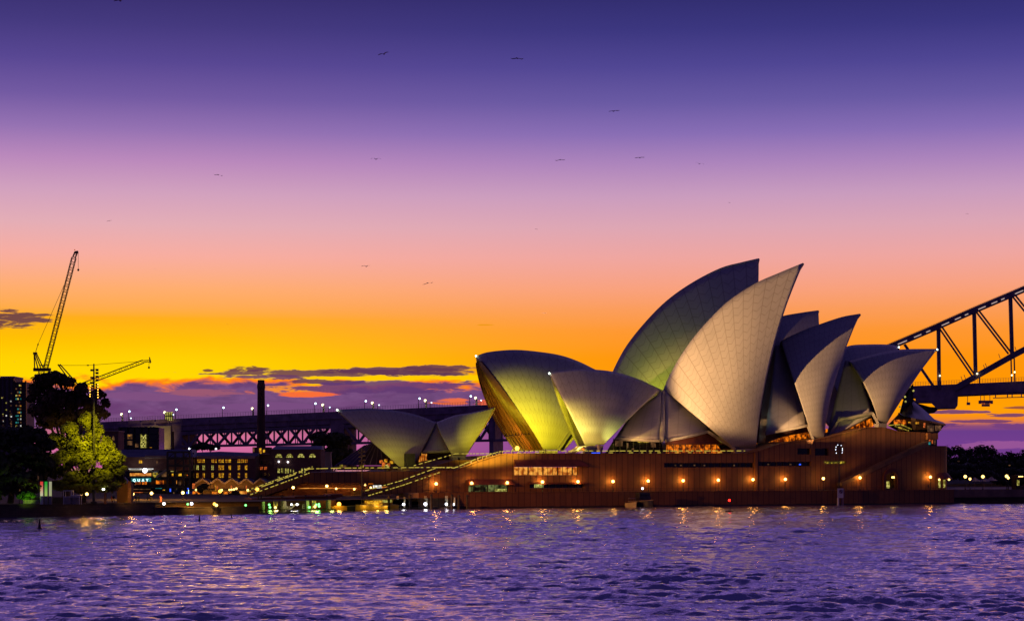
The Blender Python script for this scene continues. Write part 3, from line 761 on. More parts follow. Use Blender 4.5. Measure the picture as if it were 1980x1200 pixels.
pts = [FR.pt(c+math.cos(t)*rr, OW-.5, z1-1.4+math.sin(t)*rr*1.15) for t in np.linspace(0, math.pi, 11)]
pin = [FR.pt(c+math.cos(t)*rr*.72, OW-.5, z1-1.4+math.sin(t)*rr*.78) for t in np.linspace(0, math.pi, 11)]
for i in range(10): mb.prism([pts[i], pts[i+1], pin[i+1], pin[i]], FR.w*.5)
for sgn in (-1, 1): mb.obox(FR.pt(c+sgn*rr*.86-rr*.14, OW-.5, ZB), FR.e*rr*.28, FR.w*.5, (0, 0, z1-1.4-ZB))
mb.build('door_arch', M['soffit'], NW)
child(MB().obox(FR.pt(c+.2, OW-.3, z1-1.1), FR.e*1.0, FR.w*.2, (0, 0, .55)), 'door_lamp', M['globe'], NW)
# flared awning and doors at the foot of the rounded end
mb = MB(); c0 = FR.pt(se, OW+3.4, 0)
ring = lambda r_, z: [c0 + (FR.e*math.sin(t)-FR.w*math.cos(t))*r_ + Vector((0, 0, z)) for t in np.linspace(-.55, math.pi/2+.3, 12)]
za_ = FR.sz(1834, 914, OW)[1]; zb2 = FR.sz(1834, 925, OW)[1]
mb.grid([ring(3.5, za_), ring(5.0, zb2)]); mb.grid([ring(5.0, zb2), ring(5.0, zb2-.25)])
aw = child(mb, 'awning', M['soffit'], NW); aw.modifiers.new('t', 'SOLIDIFY').thickness = .12
for x in (1816.5, 1826): child(MB().prism([FR.at(x-1.6, 942, OW-.15), FR.at(x+1.6, 942, OW-.15), FR.at(x+1.6, 927, OW-.15), FR.at(x-1.6, 927, OW-.15)], FR.w*.1), 'door', M['win_pale'], NW)
for x in (1816, 1835): child(MB().ball(FR.at(x, 926.5, OW-2.0), .33), 'awning_lamp', M['globe'], NW)
# restaurant cone roof at the north end with its lit balcony
apex = FR.at(1763, 773, 40)
rim = [FR.at(1738, 799, 30), FR.at(1750, 806, 24), FR.at(1772, 811, 20), FR.at(1800, 815, 19), FR.at(1827, 821, 24), FR.at(1822, 817, 40), FR.at(1801, 810, 52)]
mb = MB(); mb.grid([[apex + FR.e*.6*math.cos(i) for i in range(7)], [apex.lerp(q, .45)+Vector((0, 0, -.6)) for q in rim], [apex.lerp(q, .82)+Vector((0, 0, -1.3)) for q in rim], rim])
cr = mb.build('cone_roof', M['purple_glass'], OH, smooth=True); cr.modifiers.new('t', 'SOLIDIFY').thickness = .3
mb = MB()
for a, b in zip(rim[:-1], rim[1:]): mb.beam(a, b, .5)
mb.build('eave', M['bronze'], cr)
mb = MB(); low_ = [FR.at(x, y, o) for x, y, o in ((1716, 822, 30), (1745, 838, 26), (1770, 839, 22), (1792, 840, 21), (1813, 838, 26), (1813, 838, 40))]
mb.grid([low_, rim[:6]]); ng = mb.build('glass_wall', M['bronze'], OH)
for x0, y0, x1, y1, o, mt in ((1729, 811, 1754, 821, 24, 'foyer'), (1757, 815, 1761, 818, 21, 'win'), (1771, 815, 1777, 819, 20, 'win'), (1786, 817, 1789, 826, 18.6, 'win_red'), (1794, 822, 1806, 834, 18.6, 'win_dim'), (1809, 822, 1820, 832, 20, 'win_dim')):
    MB().prism([FR.at(x0, y1, o), FR.at(x1, y1, o), FR.at(x1, y0, o), FR.at(x0, y0, o)], FR.w*.2).build('lit_pane', M[mt], ng)
a, z1 = FR.sz(1794, 837, OW+2); b, z0 = FR.sz(1814, 849, OW+2)
child(MB().obox(FR.pt(a, OW+2, z0), FR.e*(b-a), FR.w*18, (0, 0, z1-z0)), 'balcony', M['granite'])
a, z1 = FR.sz(1794, 849, OW+3); b, z0 = FR.sz(1812, 861, OW+3)
bl = child(MB().obox(FR.pt(a, OW+3, z0-.2), FR.e*(b-a), FR.w*16, (0, 0, z1-z0+.2)), 'balcony_window', M['bronze'])
for x0, x1, y0, y1, mt in ((1795, 1799, 854, 859, 'teal'), (1796, 1799, 849.5, 852.5, 'win_red'), (1802, 1804, 850, 857, 'win_red'), (1806, 1809, 850, 859, 'win_dim')):
    MB().prism([FR.at(x0, y1, OW+2.8), FR.at(x1, y1, OW+2.8), FR.at(x1, y0, OW+2.8), FR.at(x0, y0, OW+2.8)], FR.w*.1).build('lit_pane', M[mt], bl)
panel('tall_glass', [(1738, 806, 36), (1766, 806, 36), (1766, 742, 40), (1752, 756, 40)], M['bronze'])
for x, y in ((1759, 747), (1750, 767), (1751, 776), (1740, 786), (1766, 755)): MB().ball(FR.at(x, y, 35), .35).build('small_light', M['win_pale'], OH)
for x0, y0, x1, y1 in ((1718, 822, 1740, 820), (1742, 820, 1762, 829), (1730, 823, 1757, 832)):
    MB().beam(FR.at(x0, y0, 14), FR.at(x1, y1, 14), .3).build('stair_light', M['strip'], OH)
# handrails with lights along the deck edge and the stairs
def handrail(pts, o, h=1.0, gap=.7, seg=1.7, name='handrail', posts=True, par=None):
    q = [FR.at(x, y, o) for x, y in pts]; mb = MB(); lt = MB(); k = 0
    for a, b in zip(q[:-1], q[1:]):
        up = Vector((0, 0, h)); mb.beam(a+up, b+up, .09); L = (b-a).length; d = (b-a)/L
        t = 0.0
        while t < L-.2:
            ll = seg*(.45+.9*R.random()); lt.beam(a+up+d*t-FR.w*.08, a+up+d*min(t+ll, L)-FR.w*.08, .2)
            if posts: mb.beam(a+d*t, a+d*t+up, .09)
            t += ll+gap*(.4+1.4*R.random())
    r_ = mb.build(name, M['steel'], par or POD)
    lt.build('light_strip', M['rail_light'], r_)
handrail([(978, 878), (1440, 877.5)], OW+.6)
handrail([(706, 955), (774, 936), (846, 910), (878, 911), (924, 892), (965, 879.5), (978, 878)], OW+.6, gap=.5, seg=1.2)
handrail([(712, 959), (778, 939), (850, 914)], OW-.4, h=.2, gap=.6, seg=.8, posts=False)
handrail([(1000, 879), (1432, 878)], OW+8, h=.6, gap=3, seg=1.0, posts=False)
# monumental steps and forecourt deck on the left (part of the podium)
OS_ = 46.0
mb = MB()
prof = [(474, 959), (520, 942), (598, 912.5), (960, 909), (960, 925), (850, 934), (618, 934), (588, 932), (512, 958)]
mb.prism([FR.at(x, y, OS_) for x, y in prof], (FR.w+FR.e*.36)*60)
ST = child(mb, 'grand_staircase', M['granite'])
mb = MB()                                                # visible treads on the sloping part
for i in range(26):
    t = i/26; x = 480+(596-480)*t; y = 956+(913.3-956)*t
    q = FR.at(x, y, OS_+.4); mb.obox(q+Vector((0, 0, -.2)), FR.e*1.3, (FR.w+FR.e*.36)*58, (0, 0, .38))
mb.build('tread', M['paving'], ST)
child(MB().prism([FR.at(x, y, OS_+9) for x, y in ((500, 966), (870, 966), (870, 930), (598, 930))], FR.w*.5), 'concourse_wall', M['soffit'], ST)
child(MB().prism([FR.at(x, y, OS_+8.4) for x, y in ((575, 944), (690, 944), (690, 942.6), (590, 942.6))], FR.w*.5), 'concourse_light', M['foyer_soft'], ST)
child(MB().prism([FR.at(x, y, OS_+1.5) for x, y in ((600, 936.5), (860, 938), (860, 935.5), (606, 935.5))], FR.w*4), 'pale_beam_strip', M['beige'], ST)  # plain pale beige strip under the beam, does not glow
for x0, x1, y0, y1, mt in ((722, 738, 937.5, 943, 'lit_white'), (713, 722, 933.5, 937, 'foyer'), (739, 752, 940, 943, 'foyer_soft'), (726, 735, 946, 949, 'win')):
    child(MB().prism([FR.at(x0, y1, OS_+4), FR.at(x1, y1, OS_+4), FR.at(x1, y0, OS_+4), FR.at(x0, y0, OS_+4)], FR.w*.3), 'shop_light', M[mt], ST)
handrail([(478, 957), (520, 942), (598, 912.5), (650, 911), (960, 908.5)], OS_+.5, par=ST)
handrail([(484, 958), (598, 916)], OS_-.3, h=.35, gap=.5, seg=.9, posts=False, par=ST)
handrail([(486, 951), (604, 908)], OS_+30, gap=.4, seg=1.0, posts=False, par=ST)
handrail([(800, 906), (880, 883), (950, 882.5)], OS_+14, gap=.6, seg=1.2, posts=False, par=ST)
child(MB().prism([FR.at(x, y, OS_+14) for x, y in ((800, 912), (878, 889), (962, 888), (962, 912))], FR.w*44), 'upper_landing', M['granite'], ST)
# glass canopy beside the restaurant shells
mb = MB(); ap = FR.at(705, 862, 96)
rim = [FR.at(x, y, o) for x, y, o in ((651, 899, 94), (690, 899, 88), (740, 899, 84), (770, 899, 84))]
mb.grid([[ap, FR.at(722, 858, 94), FR.at(735, 860, 92), FR.at(748, 872, 90)], rim])
cn = mb.build('glass_canopy', M['purple_glass'], OH); cn.modifiers.new('t', 'SOLIDIFY').thickness = .3
mb = MB()
for i in range(13):
    t = i/12; k = min(int(t*3), 2); f = t*3-k
    tops = [ap, FR.at(722, 858, 94), FR.at(735, 860, 92), FR.at(748, 872, 90)]
    mb.beam(tops[k].lerp(tops[k+1], f)+Vector((0, 0, .25)), rim[k].lerp(rim[k+1], f)+Vector((0, 0, .25)), .22)
mb.build('glazing_bar', M['steel'], cn)
panel('canopy_glass', [(652, 908, 95), (772, 908, 86), (770, 900, 86), (652, 900, 95)], M['bronze'])
for x, y, mt in ((737, 895, 'win_red'), (742, 899, 'win_red'), (746, 893, 'win'), (751, 901, 'win_red'), (757, 896, 'win'), (748, 904, 'win_pale'), (741, 905, 'win'), (660, 904, 'strip'), (666, 905, 'win_dim'), (700, 905, 'strip')):
    MB().box(FR.at(x, y, 83), 1.0, .3, 1.0, FR.e).build('lit_pane', M[mt], cn)
for x, h in ((809, 20), (813, 28), (817, 34), (821, 30), (814, 10), (821, 14)):
    MB().beam(FR.at(x, 902, 84), FR.at(x+4, 902-h, 85), .35).build('glazing_light', M['foyer_soft'], OH)
panel('restaurant_glass', [(800, 903, 88), (880, 890, 88), (872, 872, 89), (822, 872, 89)], M['bronze'])
MB().box(FR.at(792, 905, 76), 2.6, 2.6, 4.6, FR.e).build('service_box', M['dark'], OH)
# sloping stair roof and fittings on the deck
mb = MB(); mb.prism([FR.at(x, y, 15) for x, y in ((1098, 878), (1124, 862), (1131, 861), (1136, 867), (1130, 869), (1106, 878))], FR.w*3)
MBs = mb.build('stair_roof', M['cream'], OH)
MB().prism([FR.at(x, y, 14.6) for x, y in ((1117, 871), (1127, 865), (1132, 867), (1128, 871))], FR.w*.2).build('lit_pane', M['foyer'], MBs)
MB().box(FR.at(1158, 877, 15), .7, .7, 2.7, FR.e).build('deck_post', M['cream'], OH)
MB().box(FR.at(1152, 877.5, 14.5), 2.6, .4, .5, FR.e).build('deck_sign', M['blue'], OH)

# ------------------------------------------------------------------ lamps along the broadwalk
def globe_lamp(name, base, top, r, gm, label, group, cat='street lamp', pr=.09, watts=0):
    t = thing(name, label, cat, base, group)
    MB().tube(base, Vector((base.x, base.y, top.z-r*.8)), pr, pr*.8).lathe(base, [(pr*2.2, 0), (pr*2.2, .25), (pr, .4)], 10).build('post', M['dark'], t)
    mb = MB(); c = Vector((base.x, base.y, top.z)); mb.ball(c, r, 14)
    g_ = mb.build('globe', M['lamp_globe' if watts else gm], t, smooth=True)
    if watts:
        l = bpy.data.lights.new('lamp_bulb', 'POINT'); l.energy = watts; l.color = (1, .43, .07); l.shadow_soft_size = r*.95
        lo = bpy.data.objects.new('lamp_bulb', l); COL.objects.link(lo); lo.location = c
    mb = MB(); mb.lathe(c-Vector((0, 0, r*1.25)), [(pr, 0), (r*.55, .08), (r*.6, r*.3)], 10); mb.build('collar', M['dark'], t)
    return t
lx = [(843.4, 934.7), (912, 933.5), (981, 932.7), (1049, 931), (1117.6, 930.5), (1185.3, 930), (1253.4, 929.2), (1321, 928.5), (1389, 927.6), (1456, 926.5), (1518.6, 926), (1592, 924.5), (1663, 923), (1799, 921.6)]
for i, (x, y) in enumerate(lx):
    tp = FR.at(x, y, 10.7); tp.z = max(tp.z, ZB+2)
    globe_lamp('street_lamp', Vector((tp.x, tp.y, ZB)), tp, .42, 'globe',
               'warm globe street lamp on the broadwalk before the brown podium wall, %s from the left' % ORD[i], 'globe lamps along the podium wall', watts=370)
for i, (x, y, o, where) in enumerate([(567, 942, 50, 'below the sloping stair'), (632, 939, 50, 'middle of the concourse under the steps'), (650, 944, 52, 'small lamp right of the concourse lamp'),
                                      (685, 945, 52, 'small dim lamp left of the tall dark mast'), (706, 936.6, 50, 'just right of the tall dark mast'), (717, 942, 50, 'beside the bright white shop light')]):
    tp = FR.at(x, y, o); globe_lamp('concourse_lamp', Vector((tp.x, tp.y, ZG)), tp, .4 if i in (0, 1) else .28, 'globe', 'warm globe lamp %s' % where, 'lamps under the grand steps', watts=160)
# broadwalk rail
mb = MB()
for z in (.55, 1.0): mb.beam(FR.pt(-15, .8, ZB+z), FR.pt(118, .8, ZB+z), .06)
for i in range(90): mb.beam(FR.pt(-15+i*1.5, .8, ZB), FR.pt(-15+i*1.5, .8, ZB+1.0), .06)
tag(mb.build('railing', M['dark']), 'thin dark railing along the edge of the broadwalk', 'railing')

# ------------------------------------------------------------------ lamp masts
def mast(name, base, ztop, heads, gm, label, r=.22, aim=None):
    t = thing(name, label, 'lamp mast', base)
    MB().tube(base, Vector((base.x, base.y, ztop)), r*1.3, r*.6, 10).lathe(base, [(r*3, 0), (r*3, .3), (r*1.3, .5)], 10).build('pole', M['dark'], t)
    for dx, z, sz, lit, s_ in heads:
        c = Vector((base.x, base.y, z))
        mb = MB(); mb.beam(c, c+Vector((dx, 0, 0)), .09); q = c+Vector((dx, 0, -.1))
        mb.box(q-Vector((0, 0, sz*.5)), sz*1.25, sz, sz, Vector((1, 0, 0)))
        h = mb.build('lamp_head', M['dark'], t)
        if lit: MB().ball(q+Vector((s_*sz*.5, -sz*.55, 0)), sz*.26, 8).build('lens', M[gm], h)
    return t
b = P(181.5, 0, 470); b.z = ZG
def zz(y, d): return CH-(y-HY)/FPX*d
hd = []
for y in (714, 720, 727, 734): hd += [(.75, zz(y, 470), .5, False, 1)]
for i, y in enumerate((714.5, 729, 739, 745)): hd.append((-.5, zz(y, 470), .45, i > 2, -1))
for y in (742, 747, 752, 757, 762, 767): hd += [(.75, zz(y, 470), .5, True, 1)]
for y in (750, 755, 761, 765): hd += [(-.6, zz(y, 470), .5, True, -1)]
mast('lamp_mast', b, zz(703, 470), hd, 'globe_orange', 'tall dark mast with two columns of lit floodlights before the trees', .26)
b = FR.at(700, 950, -4); b.z = .3
d_ = b.y; hd = []
for y in (872, 880, 888, 896, 904): hd += [(.6, zz(y, d_), .42, False, 1), (-.6, zz(y+2, d_), .42, False, -1)]
mast('lamp_mast', b, zz(866, d_), hd, 'globe_white', 'tall dark unlit mast in front of the small sails', .2)
b = FR.at(1622.5, 944, 1.2); b.z = ZB; d_ = b.y
hd = [(-.25, zz(859, d_), .36, True, -1), (.4, zz(860, d_), .36, True, 1), (-.75, zz(863, d_), .4, True, -1), (.75, zz(866, d_), .4, True, 1), (-.85, zz(868, d_), .4, True, -1), (.75, zz(869.5, d_), .4, True, 1), (-.7, zz(874.5, d_), .36, True, -1), (.7, zz(874, d_), .36, True, 1)]
mast('lamp_mast', b, zz(856, d_), hd, 'globe_white', 'dark mast with a ring of small white lamps on the sea wall', .2)

# ------------------------------------------------------------------ floodlights on the building and masts, plus added fill lights
def spot(name, pos, target, energy, col_, size, blend=.6, radius=.5, fitting=None):
    l = bpy.data.lights.new(name, 'SPOT'); l.energy = energy; l.color = col_; l.spot_size = math.radians(size); l.spot_blend = blend; l.shadow_soft_size = radius
    o = bpy.data.objects.new(name, l); COL.objects.link(o); o.location = pos
    o.rotation_euler = (Vector(target)-Vector(pos)).to_track_quat('-Z', 'Y').to_euler()
    if fitting:
        p = Vector(pos); d = (Vector(target)-p).normalized()
        t = thing('floodlight', fitting, 'floodlight', p-Vector((0, 0, .9)))
        MB().beam(p-d*1.0-Vector((0, 0, .1)), p-d*.35, .7, .5).tube(p-d*.7-Vector((0, 0, .9)), p-d*.7, .08).build('housing', M['dark'], t)
    return o
YG = (1.0, .86, .02); PALE = (.95, 1.0, .22); GRN = (.92, 1.0, .01); WRM = (1.0, .55, .22)
K = 1.0
mp = P(183, 756, 470)
spot('flood_south_sail', FR.at(1036, 876, 33), FR.at(1055, 805, 70), 90000*K, YG, 74, .9, .6, 'black floodlight at the foot of the tall yellow lit sail')
spot('flood_low_sail', FR.at(1118, 875.5, 13.2), FR.at(1160, 752, 30), 5000*K, PALE, 62, 1, .5, 'black floodlight on the deck edge left of the broad low sail foot')
spot('flood_low_sail', FR.at(1192, 875.5, 13.2), FR.at(1172, 752, 30), 4000*K, PALE, 62, 1, .5, 'black floodlight on the deck edge right of the broad low sail foot')
def aim(bear, el): return mp + Vector((math.sin(math.radians(bear)), math.cos(math.radians(bear)), math.tan(math.radians(el))))*100
spot('flood_rear_sail', FR.at(1262, 770, 50), FR.at(1276, 728, 72), 26000*K, GRN, 84, 1, .6)
spot('flood_small_sail', FR.at(768, 902, 66), FR.at(782, 850, 82), 3600*K, (1, .86, .05), 100, .8, .3, 'black floodlight at the foot of the small left sail')
spot('flood_small_sail', FR.at(888, 884, 71), FR.at(892, 835, 82), 700*K, (1, .86, .05), 100, .9, .3, 'black floodlight at the foot of the small right sail')
spot('mast_and_added_flood', mp+Vector((2, -1.5, 0)), mp+Vector((math.sin(math.radians(53)), math.cos(math.radians(53)), math.tan(math.radians(6.5))))*100, 4400000*K, WRM, 19, .25, .8)
spot('mast_and_added_flood', mp+Vector((2, -1.2, -1)), aim(42.6, .2), 750000*K, WRM, 14, .6, .8)
spot('mast_and_added_flood', mp+Vector((2, -1.2, -2)), aim(50, -11), 400000*K, (1, .38, .04), 22, .6, .8)
m7 = FR.at(700, 890, -4)
def aim7(bear, el): return m7 + Vector((math.sin(math.radians(bear)), math.cos(math.radians(bear)), math.tan(math.radians(el))))*100
spot('mast_and_added_flood', m7+Vector((.9, .5, .5)), aim7(43.5, 5), 1000000*K, (1, .78, .10), 17, .5, .6)  # added light at the unlit mast, evens the wash on the low sail
spot('mast_and_added_flood', m7+Vector((.9, .5, 1.5)), aim7(20.5, 6.5), 650000*K, (1, .86, .02), 18, .6, .6)  # added light at the unlit mast, spreads yellow over the tall left sail
m16 = FR.at(1622.5, 866, 1)
spot('mast_and_added_flood', m16+Vector((-1.2, -.6, 0)), FR.at(1520, 815, 24), 26000*K, (1, .58, .24), 25, .8, .5)
spot('mast_and_added_flood', m16+Vector((1.2, -.6, 0)), FR.at(1648, 775, 26), 15000*K, (1, .78, .14), 30, .8, .5)
spot('side_shell_fill', FR.at(1236, 862, 12.5), FR.at(1246, 815, 27), 7000*K, WRM, 80, 1, .4)  # added fill without a fitting, brightens the left side shell
spot('side_shell_fill', FR.at(1318, 862, 12.5), FR.at(1318, 815, 27), 6000*K, WRM, 70, 1, .4)  # added fill without a fitting, brightens the right side shell
spot('small_sail_wash', FR.at(700, 868, 20), FR.at(800, 840, 84), 15000, (1, .50, .17), 50, .9, .5)
spot('flood_pleat', FR.at(1281, 877, 14), FR.at(1281, 810, 22), 500*K, (1, .85, .1), 40, .6, .2)
spot('flood_middle_shell', FR.at(1476, 870, 20), FR.at(1494, 790, 36), 8000*K, (1, .8, .08), 50, .9, .3)
spot('flood_north_shell', FR.at(1604, 846, 20), FR.at(1634, 760, 34), 9000*K, (1, .85, .15), 55, .9, .3)
spot('flood_mouth', FR.at(990, 868, 76), FR.at(1000, 850, 86), 26000*K, (1, .5, .06), 120, 1, .4)
MB().ball(FR.at(1000, 866, 74), .7).build('mouth_lamp', M['globe_orange'], OH)
# ------------------------------------------------------------------ bridge
BD = thing('arch_bridge', 'dark steel arch bridge with long trussed approach spans', 'bridge', BRG.at(1500, 900, 0))
def B(x, y, o=0): return BRG.at(x, y, o)
def ytop(x): return 824-.0443*x
BWID = 26.0
mb = MB()
xs = [150, 330, 600, 960, 1300, 1700, 1790, 2080]
poly = [B(x, ytop(x)) for x in xs] + [B(x, ytop(x)+(24 if x < 1500 else 22)) for x in xs[::-1]]
mb.prism(poly, BRG.w*BWID)
for x in np.linspace(170, 1700, 60):                     # cross girders under the deck edge
    mb.beam(B(x, ytop(x)+24, -.6), B(x, ytop(x)+4, -.6), .7, .6)
mb.beam(B(150, ytop(150)+12, -.5), B(1750, ytop(1750)+12, -.5), .8, 1.2)
DK = mb.build('deck', M['deck_steel'], BD)
mb = MB(); x = 205.0
while x < 2010:
    q = B(x, ytop(x), 0); mb.beam(q, q+Vector((0, 0, 2.3)), .14); x += 5.0
for z in (1.2, 2.3): mb.beam(B(200, ytop(200))+Vector((0, 0, z)), B(2080, ytop(2080))+Vector((0, 0, z)), .12)
mb.build('railing', M['steel'], DK)
# approach truss
def truss(x0, x1, nb, name='approach_truss'):
    for o in (.5, BWID-3):
        ph = 0 if o < 1 else 1
        mb = MB(); yt = lambda x: ytop(x)+25; yb = lambda x: 869.5-.0195*x
        mb.beam(B(x0, yb(x0), o), B(x1, yb(x1), o), 1.6, 1.6); mb.beam(B(x0, yt(x0)+4, o), B(x1, yt(x1)+4, o), 1.6, 2.2)
        for i in range(nb):
            a = x0+(x1-x0)*i/nb; b = x0+(x1-x0)*(i+1)/nb; m_ = (a+b)/2
            if (i+ph) % 2: mb.beam(B(a, yb(a), o), B(b, yt(b), o), 1.5)
            else: mb.beam(B(a, yt(a), o), B(b, yb(b), o), 1.5)
            mb.beam(B(a, yt(a), o), B(a, yb(a), o), 1.0); mb.beam(B(m_, yt(m_), o), B(m_, (yb(m_)+yt(m_))/2 if i % 2 else yb(m_), o), .6)
            if o > 1: mb.beam(B(m_+4, yt(m_), o), B(m_+4, yb(m_), o), .5)
        mb.build(name, M['steel'], BD)
truss(338, 640, 11); truss(664, 985, 11)
for x, wd in ((344, 14), (652, 26), (950, 8)):
    mb = MB()
    mb.prism([B(x-wd/2, 905, -.3), B(x+wd/2, 905, -.3), B(x+wd/2, ytop(x)+24, -.3), B(x-wd/2, ytop(x)+24, -.3)], BRG.w*(BWID+.6)); mb.build('pier', M['deck_steel'], BD)
mb = MB(); mb.prism([B(306, 872, -1.5), B(330, 872, -1.5), B(330, ytop(330)+13, -1.5), B(306, ytop(306)+13, -1.5)], BRG.w*20)
ab = mb.build('abutment', M['beige'], BD, label='pale lit stone abutment at the left end')
MB().prism([B(266, 838, -1), B(306, 838, -1), B(306, 822, -1), B(266, 826, -1)], BRG.w*20).build('abutment_wall', M['beige'], ab)
MB().prism([B(305, 816, -1.2), B(322, 816, -1.2), B(322, 810, -1.2), B(305, 811, -1.2)], BRG.w*6).build('hut', M['deck_steel'], BD)
MB().prism([B(318, 812, -1), B(334, 812, -1), B(334, 796, -1), B(321, 796, -1)], BRG.w*.4).build('works_panel', M['win_pale'], BD)
mb = MB()
for k in range(5): mb.beam(B(319+k*3.6, 812, -1.3), B(319+k*3.6, 797, -1.3), .5)
mb.beam(B(319, 804, -1.3), B(334, 804, -1.3), .6); mb.build('scaffold', M['dark'], BD)
# arch
tc_ = [(1715, 668), (1724, 664), (1811, 627), (1882, 595.5), (1952, 566), (2030, 533)]
bc_ = [(1845, 751), (1886, 728), (1957, 688), (2030, 650)]
for o in (0, BWID-3):
    mb = MB()
    for pts, t in ((tc_, 3.5),):
        for a, b in zip(pts[:-1], pts[1:]): mb.beam(B(a[0], a[1]+5, o), B(b[0], b[1]+5, o), t, 3.5)
    TCH = mb.build('top_chord', M['steel'], BD)
    mb = MB()
    for a, b in zip(bc_[:-1], bc_[1:]): mb.beam(B(*a, o), B(*b, o), 3.1, 3.4)
    mb.build('bottom_chord', M['steel'], BD)
    for x0, y0, x1, y1 in ((1814.5, 630, 1816, 752), (1883.5, 600, 1886.5, 728), (1953.5, 570, 1957, 688), (1735, 664, 1737, 752)):
        MB().beam(B(x0, y0, o), B(x1, y1, o), 2.0 if o == 0 else 1.2).build('vertical', M['steel'], BD)
    for x0, y0, x1, y1 in ((1816, 634, 1879, 726), (1887, 602, 1950, 684), (1957, 572, 2020, 650), (1748, 666, 1806, 750)):
        mb = MB()
        for dx in ((0, 5.5) if x0 != 1748 else (0, 2)): mb.beam(B(x0+dx, y0-dx*.4, o), B(x1+dx, y1-dx*.4, o), 1.05)
        mb.build('diagonal', M['steel'], BD)
    if o == 0:
        mb = MB()
        for a, b in zip(tc_[:-1], tc_[1:]):
            if b[0]-a[0] < 20: continue
            for f0, f1 in ((.14, .34), (.5, .66), (.77, .86)):
                pa = (a[0]+(b[0]-a[0])*f0, a[1]+(b[1]-a[1])*f0+6.5); pb = (a[0]+(b[0]-a[0])*f1, a[1]+(b[1]-a[1])*f1+6.5)
                mb.beam(B(*pa, -1.9), B(*pb, -1.9), .4)
        mb.build('strip_light', M['lamp_strip'], TCH)
        mb = MB()
        for i in range(90):
            f = i/89; x = 1716+(2030-1716)*f; y = np.interp(x, [p[0] for p in tc_], [p[1] for p in tc_])
            mb.beam(B(x, y+1, 1), B(x, y-2.6, 1), .12)
        for a, b in zip(tc_[:-1], tc_[1:]): mb.beam(B(a[0], a[1]-2.6, 1), B(b[0], b[1]-2.6, 1), .12)
        mb.build('walkway_rail', M['steel'], TCH)
for x0, y0, x1 in ((1955, 694, 1956), (1961, 692, 1962.5), (1894, 726, 1894)): MB().beam(B(x0, y0, 3), B(x1, 743, 3), .7).build('hanger', M['steel'], BD)
for x, y in ((1817.3, 726), (1889.5, 722), (1956.5, 725), (1962, 719)): MB().ball(B(x, y, -2.2), .5).build('arch_lamp', M['bridge_lamp_warm'], BD)
for x, y, l in ((1868, 732, 8), (1862, 735, 8), (1910, 712, 10), (1905, 712, 7), (1934, 690, 6), (1965, 675, 5)): MB().beam(B(x, y+3, 0), B(x-l*.5, y-l, 0), .35).build('mast_rod', M['steel'], BD)
# bearing block and maintenance gantry beneath the deck
mb = MB(); mb.prism([B(x, y, 0) for x, y in ((1770, 766), (1852, 764), (1851, 782), (1846, 789), (1812, 790), (1800, 778), (1770, 778))], BRG.w*18); mb.build('bearing', M['deck_steel'], BD)
mb = MB(); mb.prism([B(x, y, 4) for x, y in ((1770, 778), (1798, 786), (1817, 787), (1806, 797), (1790, 800), (1770, 800))], BRG.w*10); mb.build('skewback', M['stone'], BD)
mb = MB()
mb.beam(B(1910, 763), B(2060, 759), .5); mb.beam(B(1920, 769), B(2060, 765), .5); mb.beam(B(1892, 777), B(1920, 777), 1.3, 2.0)
mb.beam(B(1898, 783), B(1914, 783), 1.2, 1.5); mb.beam(B(1869, 780), B(1876, 780), 1.6)
for x in (1925, 1948, 1957, 1975): mb.beam(B(x, 757), B(x, 768), .5)
for x in (1871, 1896, 1903, 1914): mb.beam(B(x, 762), B(x, 780), .3)
GA = mb.build('gantry', M['deck_steel'], BD)
for x in (1899, 1903, 1914): MB().ball(B(x, 780, -1.2), .4).build('gantry_lamp', M['win_red'], GA)
spot('abutment_light', BRG.at(300, 880, -16), BRG.at(305, 840, 0), 9000, (1, .75, .3), 90, 1, .5)
# lamps on the deck
i = 0
for x, y, kind in [(236.7, 800.5, 1), (248, 795, 0), (251, 808, 2), (320, 797, 1), (339, 791.5, 0), (333, 801, 2), (430, 787.7, 0), (489.5, 789.5, 1), (516, 783.5, 0), (607.7, 779.7, 0),
                   (625.7, 782.5, 1), (635.3, 787, 2), (705, 775, 0), (721.6, 778.6, 1), (730.7, 782.6, 2), (809, 770, 0), (824, 774, 1), (832, 778, 2), (908, 765.6, 0), (921.4, 769, 1), (928, 773.6, 2)]:
    o = (1.0, 8.0, 16.0)[kind]; q = B(x, y, o); b = Vector((q.x, q.y, BRG.at(x, ytop(x), 0).z)); i += 1
    where = ('left of the brick chimney' if x < 495 else 'between the brick chimney and the small sails' if x < 650 else 'above the small sails')
    what = ('slim bluish bridge lamp', 'stout pale bridge lamp', 'short dim bridge lamp')[kind]
    t = thing('bridge_lamp', '%s, %s from the left, %s' % (what, ORD[min(i-1, 19)] if i < 21 else 'last', where), 'bridge lamp', b, 'lamps along the bridge deck')
    pr = (.22, .75, .2)[kind]
    MB().tube(b, q, pr, pr*.7).beam(q, q+BRG.e*(1.0 if kind != 1 else -.8), .2).build('post', M['dark'] if kind != 1 else M['cream'], t)
    MB().ball(q+BRG.e*(.8 if kind != 1 else -.6), (.62, .8, .4)[kind], 10).build('lamp', M['bridge_lamp'] if kind != 1 else M['bridge_lamp_warm'], t)
for x in np.arange(236, 940, 98): spot('deck_light', BRG.at(x-3, ytop(x)-24, -4), BRG.at(x, ytop(x)-10, 8), 900, (1, .9, .5), 60, 1, .5)

